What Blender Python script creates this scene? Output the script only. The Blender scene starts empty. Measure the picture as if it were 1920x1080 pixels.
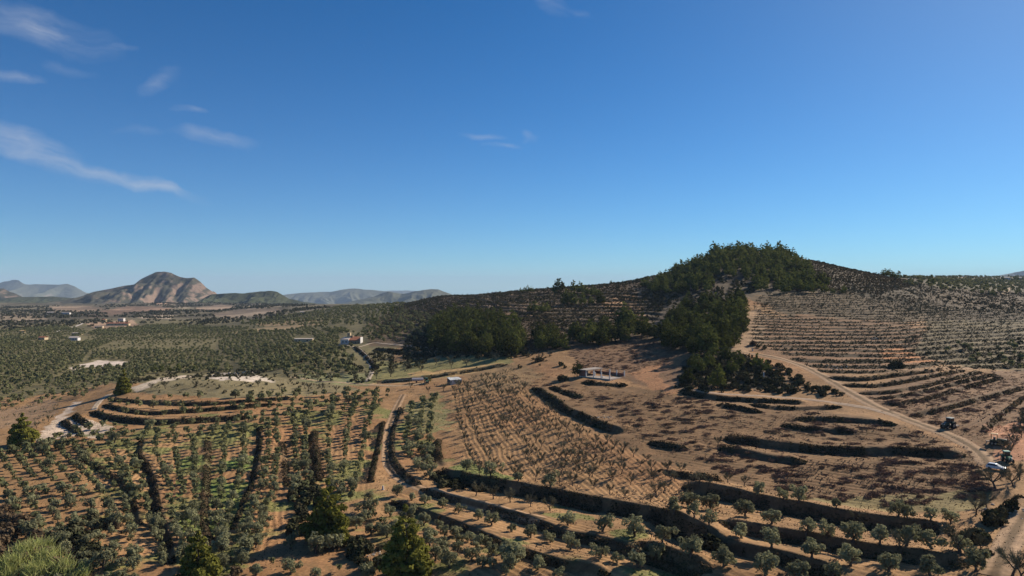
import bpy, math, random
import numpy as np
from mathutils import Vector, Matrix

# ------------------------------------------------------------------ camera, sky, sun, exposure
SC = bpy.context.scene
COL = SC.collection
F, HOR, CZ = 1371.0, 540.0, 65.0            # focal length in photo pixels, horizon row, camera height
SUN_EL, SUN_AZ = math.radians(28), math.radians(56)   # azimuth to the right of the viewing direction
EXPOSURE = 0.5

cam_d = bpy.data.cameras.new("camera")
cam = bpy.data.objects.new("camera", cam_d)
COL.objects.link(cam)
cam.location = (0, 0, CZ)
cam.rotation_euler = (math.radians(90), 0, 0)
cam_d.sensor_width = 36
cam_d.lens = 36 * F / 1920
cam_d.clip_start = 1
cam_d.clip_end = 90000
SC.camera = cam

SC.view_settings.view_transform = 'Standard'
SC.view_settings.look = 'None'
SC.view_settings.gamma = 1
SC.view_settings.exposure = EXPOSURE
SC.cycles.max_bounces = 5
SC.cycles.diffuse_bounces = 2
SC.cycles.glossy_bounces = 2
SC.cycles.volume_bounces = 0
SC.cycles.transparent_max_bounces = 4
SC.cycles.use_denoising = True
SC.cycles.caustics_reflective = False
SC.cycles.caustics_refractive = False

def make_world():
    w = bpy.data.worlds.new("World")
    SC.world = w
    w.use_nodes = True
    nt = w.node_tree
    nt.nodes.clear()
    N, L = nt.nodes.new, nt.links.new
    out = N('ShaderNodeOutputWorld')
    bg = N('ShaderNodeBackground')
    bg.inputs['Strength'].default_value = 0.053
    sky = N('ShaderNodeTexSky')
    sky.sky_type = 'NISHITA'
    sky.sun_disc = False
    sky.sun_elevation = SUN_EL
    sky.sun_rotation = SUN_AZ
    sky.altitude = 6000
    sky.air_density = 1.9
    sky.dust_density = 0.0
    sky.ozone_density = 6.0
    hs = N('ShaderNodeHueSaturation'); hs.inputs['Saturation'].default_value = 1.2
    L(sky.outputs[0], hs.inputs['Color'])
    tn = N('ShaderNodeMixRGB'); tn.blend_type = 'MULTIPLY'; tn.inputs['Fac'].default_value = 1
    tn.inputs['Color2'].default_value = (.66, 1.12, 1.22, 1)
    L(hs.outputs[0], tn.inputs['Color1'])
    # whitish glow of the air round the sun
    nm = N('ShaderNodeTexCoord')
    dt = N('ShaderNodeVectorMath'); dt.operation = 'DOT_PRODUCT'
    dt.inputs[1].default_value = (math.sin(SUN_AZ) * math.cos(SUN_EL), math.cos(SUN_AZ) * math.cos(SUN_EL), math.sin(SUN_EL))
    L(nm.outputs['Generated'], dt.inputs[0])
    mxx = N('ShaderNodeMath'); mxx.operation = 'MAXIMUM'; mxx.inputs[1].default_value = 0; L(dt.outputs['Value'], mxx.inputs[0])
    pw = N('ShaderNodeMath'); pw.operation = 'POWER'; pw.inputs[1].default_value = 8; L(mxx.outputs[0], pw.inputs[0])
    gl = N('ShaderNodeMixRGB'); gl.blend_type = 'ADD'; gl.inputs['Color2'].default_value = (2.7, 2.5, 1.2, 1)
    L(pw.outputs[0], gl.inputs['Fac']); L(tn.outputs[0], gl.inputs['Color1'])
    # pale band of air above the horizon
    sz = N('ShaderNodeSeparateXYZ'); L(nm.outputs['Generated'], sz.inputs[0])
    ab = N('ShaderNodeMath'); ab.operation = 'ABSOLUTE'; L(sz.outputs['Z'], ab.inputs[0])
    iv = N('ShaderNodeMath'); iv.operation = 'SUBTRACT'; iv.inputs[0].default_value = 1; L(ab.outputs[0], iv.inputs[1])
    p5 = N('ShaderNodeMath'); p5.operation = 'POWER'; p5.inputs[1].default_value = 6; L(iv.outputs[0], p5.inputs[0])
    hz = N('ShaderNodeMixRGB'); hz.blend_type = 'ADD'; hz.inputs['Color2'].default_value = (1.45, 1.45, 2.6, 1)
    L(p5.outputs[0], hz.inputs['Fac']); L(gl.outputs[0], hz.inputs['Color1'])
    # thin cirrus, laid out by direction on the sky
    tc = N('ShaderNodeTexCoord')
    sep = N('ShaderNodeSeparateXYZ')
    L(tc.outputs['Generated'], sep.inputs[0])
    my = N('ShaderNodeMath'); my.operation = 'MAXIMUM'; my.inputs[1].default_value = 0.02
    L(sep.outputs['Y'], my.inputs[0])
    du = N('ShaderNodeMath'); du.operation = 'DIVIDE'
    dv = N('ShaderNodeMath'); dv.operation = 'DIVIDE'
    L(sep.outputs['X'], du.inputs[0]); L(my.outputs[0], du.inputs[1])
    L(sep.outputs['Z'], dv.inputs[0]); L(my.outputs[0], dv.inputs[1])
    cmb = N('ShaderNodeCombineXYZ')
    L(du.outputs[0], cmb.inputs[0]); L(dv.outputs[0], cmb.inputs[1])
    wn = N('ShaderNodeTexNoise'); wn.inputs['Scale'].default_value = 14; wn.inputs['Detail'].default_value = 5
    L(cmb.outputs[0], wn.inputs['Vector'])
    vs = N('ShaderNodeVectorMath'); vs.operation = 'SUBTRACT'; vs.inputs[1].default_value = (.5, .5, .5)
    L(wn.outputs['Color'], vs.inputs[0])
    vm = N('ShaderNodeVectorMath'); vm.operation = 'MULTIPLY_ADD'; vm.inputs[1].default_value = (.07, .035, 0)
    L(vs.outputs[0], vm.inputs[0]); L(cmb.outputs[0], vm.inputs[2])
    streaks = [(80, 52, 165, 44, 17, .5), (215, 88, 44, 8, 6, .4), (30, 146, 70, 13, 8, .5), (302, 152, 54, 22, -25, .36),
               (352, 203, 36, 9, 0, .5), (405, 255, 90, 18, 9, .5), (45, 258, 125, 24, 23, .55), (70, 292, 175, 26, 17, .55),
               (245, 340, 160, 16, 16, .5), (305, 356, 60, 13, 12, .4), (905, 250, 46, 8, 3, .45), (945, 271, 42, 8, 8, .52),
               (1000, 252, 20, 9, 35, .3), (994, 262, 16, 6, -10, .3), (1035, 8, 52, 24, 30, .36), (1088, 31, 20, 8, 5, .2), (265, 245, 60, 10, 0, .14), (130, 130, 60, 14, 10, .12)]
    acc = None
    for (px, py, ln, wd, ang, op) in streaks:
        mp = N('ShaderNodeMapping'); mp.vector_type = 'TEXTURE'
        mp.inputs['Location'].default_value = ((px - 960) / F, (HOR - py) / F, 0)
        mp.inputs['Rotation'].default_value = (0, 0, -math.radians(ang))
        mp.inputs['Scale'].default_value = (ln / F, wd / F, 1)
        L(vm.outputs[0], mp.inputs['Vector'])
        g = N('ShaderNodeTexGradient'); g.gradient_type = 'SPHERICAL'
        L(mp.outputs[0], g.inputs[0])
        ma = N('ShaderNodeMath'); ma.operation = 'MULTIPLY_ADD'; ma.inputs[1].default_value = op
        L(g.outputs['Fac'], ma.inputs[0])
        if acc is None: ma.inputs[2].default_value = 0
        else: L(acc, ma.inputs[2])
        acc = ma.outputs[0]
    mp = N('ShaderNodeMapping'); mp.vector_type = 'TEXTURE'
    mp.inputs['Rotation'].default_value = (0, 0, -math.radians(14)); mp.inputs['Scale'].default_value = (3.0, .6, 1)
    L(vm.outputs[0], mp.inputs['Vector'])
    fn = N('ShaderNodeTexNoise'); fn.inputs['Scale'].default_value = 26; fn.inputs['Detail'].default_value = 10; fn.inputs['Roughness'].default_value = .6
    L(mp.outputs[0], fn.inputs['Vector'])
    rg = N('ShaderNodeMapRange'); rg.inputs['From Min'].default_value = .34; rg.inputs['From Max'].default_value = .74
    rg.inputs['To Min'].default_value = .14; rg.inputs['To Max'].default_value = 1.25
    L(fn.outputs['Fac'], rg.inputs['Value'])
    mu = N('ShaderNodeMath'); mu.operation = 'MULTIPLY'; mu.use_clamp = True
    L(acc, mu.inputs[0]); L(rg.outputs[0], mu.inputs[1])
    mix = N('ShaderNodeMixRGB'); mix.inputs['Color2'].default_value = (7.0, 7.6, 8.8, 1)
    L(mu.outputs[0], mix.inputs['Fac']); L(hz.outputs[0], mix.inputs['Color1'])
    L(mix.outputs[0], bg.inputs['Color'])
    L(bg.outputs[0], out.inputs['Surface'])
make_world()

sun_d = bpy.data.lights.new("sun", 'SUN')
sun_d.energy = 5.0
sun_d.angle = math.radians(0.53)
sun_d.color = (1.0, 0.91, 0.77)
sun = bpy.data.objects.new("sun", sun_d)
COL.objects.link(sun)
SUN_DIR = Vector((math.sin(SUN_AZ) * math.cos(SUN_EL), math.cos(SUN_AZ) * math.cos(SUN_EL), math.sin(SUN_EL)))
sun.rotation_euler = SUN_DIR.to_track_quat('Z', 'Y').to_euler()
sun.location = SUN_DIR * 300

# ------------------------------------------------------------------ noise, helpers
RNG = np.random.default_rng(11)
random.seed(5)

def _hash(ix, iy, seed):
    h = (ix.astype(np.int64) * 374761393 + iy.astype(np.int64) * 668265263 + seed * 982451653) & 0xffffffff
    h = ((h ^ (h >> 13)) * 1274126177) & 0xffffffff
    h = h ^ (h >> 16)
    return (h & 0xffff) / 65535.0

def vnoise(x, y, seed=0):
    x = np.asarray(x, float); y = np.asarray(y, float)
    ix, iy = np.floor(x), np.floor(y)
    fx, fy = x - ix, y - iy
    fx = fx * fx * (3 - 2 * fx); fy = fy * fy * (3 - 2 * fy)
    a = _hash(ix, iy, seed); b = _hash(ix + 1, iy, seed); c = _hash(ix, iy + 1, seed); d = _hash(ix + 1, iy + 1, seed)
    return (a * (1 - fx) + b * fx) * (1 - fy) + (c * (1 - fx) + d * fx) * fy

def fbm(x, y, seed=0, octaves=4):
    s, a, t = 0, 1.0, 0
    for o in range(octaves):
        s = s + a * vnoise(x * 2 ** o, y * 2 ** o, seed + o * 17); t += a; a *= .5
    return s / t

def sstep(a, b, x):
    t = np.clip((x - a) / (b - a), 0, 1)
    return t * t * (3 - 2 * t)

def inpoly(px, py, poly):
    inside = np.zeros(np.shape(px), bool)
    n = len(poly)
    for i in range(n):
        x1, y1 = poly[i]; x2, y2 = poly[(i + 1) % n]
        if y1 == y2: continue
        c = ((y1 > py) != (y2 > py)) & (px < (x2 - x1) * (py - y1) / (y2 - y1) + x1)
        inside ^= c
    return inside

def smooth_mask(m, k):
    for ax in (0, 1):
        c = np.cumsum(np.concatenate([np.repeat(np.take(m, [0], ax), k, ax), m, np.repeat(np.take(m, [-1], ax), k + 1, ax)], ax), ax)
        n = m.shape[ax]
        m = (np.take(c, range(2 * k + 1, 2 * k + 1 + n), ax) - np.take(c, range(0, n), ax)) / (2 * k + 1)
    return m

def new_mesh(name, V, Fc, mat, smooth=False, colors=None, parent=None):
    """V (n,3) array; Fc (m,4) or (m,3) int array or list of polygons."""
    me = bpy.data.meshes.new(name)
    if isinstance(Fc, np.ndarray):
        m, k = Fc.shape
        me.vertices.add(len(V)); me.loops.add(m * k); me.polygons.add(m)
        me.vertices.foreach_set("co", np.ascontiguousarray(V, np.float32).ravel())
        me.loops.foreach_set("vertex_index", np.ascontiguousarray(Fc, np.int32).ravel())
        me.polygons.foreach_set("loop_start", np.arange(0, m * k, k, dtype=np.int32))
        me.polygons.foreach_set("loop_total", np.full(m, k, np.int32))
    else:
        me.from_pydata([tuple(v) for v in V], [], Fc)
    if colors is not None:
        ca = me.color_attributes.new("Col", 'FLOAT_COLOR', 'POINT')
        c4 = np.ones((len(V), 4), np.float32); c4[:, :3] = colors
        ca.data.foreach_set("color", c4.ravel())
    me.update(calc_edges=True)
    if smooth:
        me.polygons.foreach_set("use_smooth", np.ones(len(me.polygons), bool))
    if mat is not None:
        me.materials.append(mat)
    return me

def link(name, me, parent=None, **props):
    o = bpy.data.objects.new(name, me)
    COL.objects.link(o)
    if parent is not None: o.parent = parent
    for k, v in props.items(): o[k] = v
    return o

def empty(name, loc, rz=0.0, **props):
    o = bpy.data.objects.new(name, None)
    COL.objects.link(o)
    o.location = loc; o.rotation_euler = (0, 0, rz)
    for k, v in props.items(): o[k] = v
    return o

# ------------------------------------------------------------------ materials
def mat_base(name, rough=0.9):
    m = bpy.data.materials.new(name)
    m.use_nodes = True
    nt = m.node_tree
    b = nt.nodes['Principled BSDF']
    b.inputs['Roughness'].default_value = rough
    b.inputs['Specular IOR Level'].default_value = 0.15
    return m, nt, b

def mat_noise(name, c1, c2, scale=1.0, rough=.9, detail=4, obj_var=0.0, bump=0.0, spec=.15, coords='pos', metal=0.0):
    """two colours mixed by noise over world position, plus a per-object change of value"""
    m, nt, b = mat_base(name, rough)
    N, L = nt.nodes.new, nt.links.new
    b.inputs['Specular IOR Level'].default_value = spec
    b.inputs['Metallic'].default_value = metal
    if coords == 'pos':
        g = N('ShaderNodeNewGeometry'); vec = g.outputs['Position']
    else:
        g = N('ShaderNodeTexCoord'); vec = g.outputs['Object']
    n = N('ShaderNodeTexNoise'); n.inputs['Scale'].default_value = scale; n.inputs['Detail'].default_value = detail
    L(vec, n.inputs['Vector'])
    r = N('ShaderNodeMapRange'); r.inputs['From Min'].default_value = .3; r.inputs['From Max'].default_value = .7
    L(n.outputs['Fac'], r.inputs['Value'])
    mx = N('ShaderNodeMixRGB'); mx.inputs['Color1'].default_value = (*c1, 1); mx.inputs['Color2'].default_value = (*c2, 1)
    L(r.outputs[0], mx.inputs['Fac'])
    out = mx.outputs[0]
    if obj_var:
        oi = N('ShaderNodeObjectInfo')
        r2 = N('ShaderNodeMapRange'); r2.inputs['To Min'].default_value = 1 - obj_var; r2.inputs['To Max'].default_value = 1 + obj_var
        L(oi.outputs['Random'], r2.inputs['Value'])
        hs = N('ShaderNodeHueSaturation'); L(out, hs.inputs['Color']); L(r2.outputs[0], hs.inputs['Value'])
        out = hs.outputs[0]
    L(out, b.inputs['Base Color'])
    if bump:
        bp = N('ShaderNodeBump'); bp.inputs['Strength'].default_value = bump; bp.inputs['Distance'].default_value = .1
        L(n.outputs['Fac'], bp.inputs['Height']); L(bp.outputs[0], b.inputs['Normal'])
    return m

def mat_leaf(name, c1, c2, c3, scale=.35, obj_var=.18, trans=0.25):
    """foliage: three colours by noise at tree and clump scale, a little light passing through"""
    m = bpy.data.materials.new(name); m.use_nodes = True
    nt = m.node_tree; nt.nodes.clear()
    N, L = nt.nodes.new, nt.links.new
    out = N('ShaderNodeOutputMaterial')
    g = N('ShaderNodeNewGeometry')
    n1 = N('ShaderNodeTexNoise'); n1.inputs['Scale'].default_value = scale; n1.inputs['Detail'].default_value = 2
    n2 = N('ShaderNodeTexNoise'); n2.inputs['Scale'].default_value = 3.1; n2.inputs['Detail'].default_value = 2
    L(g.outputs['Position'], n1.inputs['Vector']); L(g.outputs['Position'], n2.inputs['Vector'])
    r1 = N('ShaderNodeMapRange'); r1.inputs['From Min'].default_value = .35; r1.inputs['From Max'].default_value = .65
    r2 = N('ShaderNodeMapRange'); r2.inputs['From Min'].default_value = .35; r2.inputs['From Max'].default_value = .7
    L(n1.outputs['Fac'], r1.inputs['Value']); L(n2.outputs['Fac'], r2.inputs['Value'])
    m1 = N('ShaderNodeMixRGB'); m1.inputs['Color1'].default_value = (*c1, 1); m1.inputs['Color2'].default_value = (*c2, 1)
    L(r1.outputs[0], m1.inputs['Fac'])
    m2 = N('ShaderNodeMixRGB'); m2.inputs['Color2'].default_value = (*c3, 1)
    mm = N('ShaderNodeMath'); mm.operation = 'MULTIPLY'; mm.inputs[1].default_value = .6
    L(r2.outputs[0], mm.inputs[0]); L(mm.outputs[0], m2.inputs['Fac']); L(m1.outputs[0], m2.inputs['Color1'])
    oi = N('ShaderNodeObjectInfo')
    r3 = N('ShaderNodeMapRange'); r3.inputs['To Min'].default_value = 1 - obj_var; r3.inputs['To Max'].default_value = 1 + obj_var
    L(oi.outputs['Random'], r3.inputs['Value'])
    hs = N('ShaderNodeHueSaturation'); L(m2.outputs[0], hs.inputs['Color']); L(r3.outputs[0], hs.inputs['Value'])
    d = N('ShaderNodeBsdfDiffuse'); L(hs.outputs[0], d.inputs['Color'])
    if trans:
        t = N('ShaderNodeBsdfTranslucent'); L(hs.outputs[0], t.inputs['Color'])
        mx = N('ShaderNodeMixShader'); mx.inputs['Fac'].default_value = trans
        L(d.outputs[0], mx.inputs[1]); L(t.outputs[0], mx.inputs[2])
        L(mx.outputs[0], out.inputs['Surface'])
    else:
        L(d.outputs[0], out.inputs['Surface'])
    return m

M = {}
M['olive'] = mat_leaf('olive_leaves', (.235, .225, .125), (.29, .275, .155), (.17, .17, .085), .3, .26, .35)
M['olive_far'] = mat_leaf('olive_leaves_far', (.155, .155, .072), (.195, .185, .092), (.11, .118, .052), .02, .2, .3)
M['pine'] = mat_leaf('pine_needles', (.075, .085, .024), (.12, .12, .03), (.045, .056, .018), .16, .4, .22)
M['pine_near'] = mat_leaf('pine_needles_near', (.155, .15, .03), (.21, .19, .038), (.08, .088, .022), .5, .15, .25)
M['twig'] = mat_leaf('bare_twigs', (.16, .145, .09), (.19, .17, .105), (.13, .12, .07), .3, .25, 0)
M['scrub'] = mat_leaf('dark_scrub', (.05, .052, .025), (.075, .062, .036), (.034, .038, .018), .25, .3, .1)
M['heath'] = mat_leaf('brown_heath', (.105, .082, .05), (.13, .10, .06), (.07, .065, .036), .05, .2)
M['brown'] = mat_leaf('brown_scrub', (.15, .10, .06), (.19, .13, .08), (.11, .085, .045), .3, .3)
M['dry'] = mat_leaf('dry_prunings', (.19, .11, .075), (.14, .095, .068), (.25, .155, .105), .35, .25, 0)
M['reed'] = mat_leaf('reed_blades', (.34, .36, .11), (.42, .39, .17), (.22, .26, .075), .6, .1, .35)
M['bark'] = mat_noise('tree_bark', (.075, .055, .04), (.13, .10, .075), 2.5, .95)
M['bark_pale'] = mat_noise('almond_bark', (.055, .042, .034), (.11, .085, .065), 2.5, .95)
M['weed'] = mat_leaf('green_weeds', (.10, .14, .03), (.14, .17, .045), (.07, .10, .025), .3, .1, .2)

# ------------------------------------------------------------------ terrain
# every profile lists (distance, photo row) going away from the camera along one photo column
FAR = 75.0
def far_tail(d0):
    return [(d, r) for d, r in ((4500, 571), (9000, 573), (30000, 573)) if d > d0 * 1.15]
PROFILES = {
    -500: [(15, 6500), (165, 1080), (245, 900), (310, 825), (400, 762), (560, 700), (850, 648), (1200, 620), (2000, 590), (3500, 569)],
    0:   [(15, 6500), (165, 1080), (245, 900), (310, 822), (400, 762), (560, 700), (850, 648), (1200, 620), (2000, 590), (3500, 569)],
    120: [(15, 6500), (165, 1080), (245, 900), (310, 820), (350, 788), (400, 752), (450, 733), (560, 700), (850, 648), (1200, 620), (2000, 590), (3500, 569)],
    240: [(15, 6500), (165, 1080), (245, 900), (305, 820), (335, 788), (385, 742), (420, 716), (520, 712), (620, 688), (850, 648), (1200, 620), (2000, 590), (3500, 569)],
    420: [(15, 6500), (165, 1080), (245, 900), (305, 820), (340, 781), (380, 740), (425, 703), (520, 709), (620, 686), (850, 647), (1200, 620), (2000, 589), (3500, 569)],
    570: [(15, 6500), (165, 1080), (245, 900), (310, 820), (345, 781), (395, 740), (430, 716), (500, 692), (690, 650), (950, 620), (1250, 599), (1700, 583), (2600, 571)],
    720: [(15, 6500), (165, 1080), (245, 900), (320, 800), (390, 740), (460, 700), (620, 650), (800, 618), (1100, 589), (1500, 573), (1800, 569), (2400, 574)],
    850: [(15, 6300), (162, 1080), (240, 900), (310, 800), (375, 740), (430, 700), (520, 655), (700, 610), (900, 575), (1150, 553), (1350, 548), (2000, 580)],
    960: [(15, 6100), (160, 1080), (190, 1000), (235, 900), (300, 800), (360, 740), (410, 700), (455, 670), (620, 600), (800, 560), (960, 546), (1100, 546), (1800, 600)],
    1080: [(15, 6000), (157, 1080), (230, 900), (292, 800), (345, 740), (395, 700), (465, 652), (600, 600), (760, 560), (900, 541), (1000, 538), (1700, 590)],
    1200: [(15, 5900), (155, 1080), (180, 1000), (225, 900), (285, 800), (335, 740), (385, 700), (480, 640), (580, 600), (720, 556), (850, 532), (960, 524), (1500, 570)],
    1290: [(15, 5850), (152, 1080), (222, 900), (280, 800), (330, 740), (372, 700), (445, 645), (540, 600), (660, 550), (760, 517), (850, 496), (900, 494), (1300, 545)],
    1360: [(15, 5800), (150, 1080), (175, 1000), (220, 900), (275, 800), (325, 740), (362, 700), (425, 650), (505, 600), (610, 550), (690, 517), (770, 482), (840, 464), (880, 463), (1300, 530)],
    1430: [(15, 5800), (149, 1080), (219, 900), (272, 800), (322, 740), (360, 700), (427, 650), (508, 600), (610, 550), (690, 517), (770, 484), (840, 467), (880, 466), (1300, 530)],
    1500: [(15, 5750), (148, 1080), (218, 900), (270, 800), (320, 740), (360, 700), (430, 650), (510, 600), (610, 550), (700, 516), (780, 488), (830, 482), (880, 483), (1400, 530)],
    1590: [(15, 5700), (146, 1080), (215, 900), (266, 800), (315, 740), (355, 700), (425, 650), (510, 600), (615, 555), (700, 524), (780, 508), (840, 503), (900, 506), (1600, 545)],
    1700: [(15, 5650), (145, 1080), (212, 900), (262, 800), (310, 740), (352, 700), (420, 650), (512, 600), (625, 560), (760, 534), (900, 522), (1500, 519.5), (2500, 519), (3600, 524)],
    1920: [(15, 5500), (140, 1080), (205, 900), (255, 800), (310, 740), (370, 700), (460, 650), (600, 600), (850, 560), (1200, 540), (1900, 524), (2600, 519), (3600, 524)],
    2500: [(15, 5200), (135, 1080), (200, 900), (250, 800), (310, 740), (370, 700), (460, 650), (600, 600), (850, 560), (1200, 540), (1900, 524), (2600, 519), (3600, 524)],
}
U = np.concatenate([np.linspace(-1.7, -.78, 40)[:-1], np.linspace(-.78, .78, 900), np.linspace(.78, 1.7, 40)[1:]])
LD = np.concatenate([np.arange(math.log(15), math.log(120), .09)[:-1], np.arange(math.log(120), math.log(1100), .003),
                     np.arange(math.log(1100), math.log(4500), .0095), np.arange(math.log(4500) + .05, math.log(30000), .07)])
D = np.exp(LD)
NU, ND = len(U), len(D)

def build_slope():
    cols = sorted(PROFILES)
    tab = np.empty((len(cols), ND))
    for i, c in enumerate(cols):
        p = PROFILES[c]; p = p + far_tail(p[-1][0])
        tab[i] = np.interp(LD, np.log([q[0] for q in p]), [(q[1] - HOR) / F for q in p])
    uc = (np.array(cols) - 960) / F
    S = np.empty((NU, ND))
    for j in range(ND):
        S[:, j] = np.interp(U, uc, tab[:, j])
    # round the profile lightly: along distance, then across
    k = np.exp(-.5 * (np.arange(-40, 41) / 11.0) ** 2); k /= k.sum()
    Z = CZ - S * D[None, :]
    a = np.where(LD < math.log(120))[0][-1]
    Zp = np.pad(Z, ((0, 0), (40, 40)), 'edge')
    Zs = np.stack([np.convolve(r, k, 'valid') for r in Zp])
    w = sstep(a + 5, a + 60, np.arange(ND)) * (1 - sstep(ND - 260, ND - 170, np.arange(ND)))
    Z = Z * (1 - w) + Zs * w
    k = np.exp(-.5 * (np.arange(-40, 41) / 14.0) ** 2); k /= k.sum()
    Zp = np.pad(Z, ((40, 40), (0, 0)), 'edge')
    Z = np.stack([np.convolve(Zp[:, j], k, 'valid') for j in range(ND)], 1)
    return Z
Z = build_slope()
XX = U[:, None] * D[None, :]
YY = np.repeat(D[None, :], NU, 0)
# gentle unevenness of the land
Z += (fbm(XX / 60, YY / 60, 3) - .5) * 2.2 * sstep(100, 300, YY) + (fbm(XX / 9, YY / 9, 9, 3) - .5) * .7
Z += (fbm(XX / 170, YY / 170, 5) - .5) * 16 * sstep(1300, 2200, YY) * (XX < -150)
PXg = 960 + F * XX / YY                    # photo column and row of each vertex of the land
PYg = HOR + F * (CZ - Z) / YY

def ground(pts):
    """photo points -> points on the land (first hit of the sight line); nan where it misses"""
    pts = np.atleast_2d(np.asarray(pts, float))
    u = (pts[:, 0] - 960) / F; s = (pts[:, 1] - HOR) / F
    fi = np.interp(u, U, np.arange(NU)); i0 = np.minimum(fi.astype(int), NU - 2); f = (fi - i0)
    out = np.full((len(pts), 3), np.nan)
    SL = (CZ - Z) / D[None, :]
    for k in range(len(pts)):
        row = SL[i0[k]] * (1 - f[k]) + SL[i0[k] + 1] * f[k]
        h = row <= s[k]
        j = int(np.argmax(h))
        if not h[j]: continue
        if j == 0: ld = LD[0]
        else:
            t = (row[j - 1] - s[k]) / max(row[j - 1] - row[j], 1e-9); ld = LD[j - 1] + t * (LD[j] - LD[j - 1])
        d = math.exp(ld)
        out[k] = (u[k] * d, d, CZ - s[k] * d)
    return out

def height(x, y):
    x = np.asarray(x, float); y = np.maximum(np.asarray(y, float), 15.1)
    fi = np.interp(x / y, U, np.arange(NU)); fj = np.interp(np.log(y), LD, np.arange(ND))
    i = np.minimum(fi.astype(int), NU - 2); j = np.minimum(fj.astype(int), ND - 2)
    a = fi - i; b = fj - j
    return (Z[i, j] * (1 - a) + Z[i + 1, j] * a) * (1 - b) + (Z[i, j + 1] * (1 - a) + Z[i + 1, j + 1] * a) * b

def resample(line, step=None, n=None):
    line = np.asarray(line, float)
    seg = np.linalg.norm(np.diff(line[:, :2], axis=0), axis=1)
    s = np.concatenate([[0], np.cumsum(seg)])
    if n is None: n = max(2, int(round(s[-1] / step)) + 1)
    t = np.linspace(0, s[-1], n)
    return np.stack([np.interp(t, s, line[:, k]) for k in range(line.shape[1])], 1)

def photo_line(pts, step=1.0):
    """a line traced on the photo, laid on the land and resampled in metres"""
    w = ground(resample(pts, n=max(20, len(pts) * 6)))
    w = w[~np.isnan(w[:, 0])]
    w = resample(w, step)
    k = 5                                   # smooth the plan line so that bumps of the land do not kink it
    if len(w) > 3 * k:
        p = np.pad(w, ((k, k), (0, 0)), 'edge')
        w = np.stack([np.convolve(p[:, c], np.ones(2 * k + 1) / (2 * k + 1), 'valid') for c in range(3)], 1)
    w[:, 2] = height(w[:, 0], w[:, 1])
    return w

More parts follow.
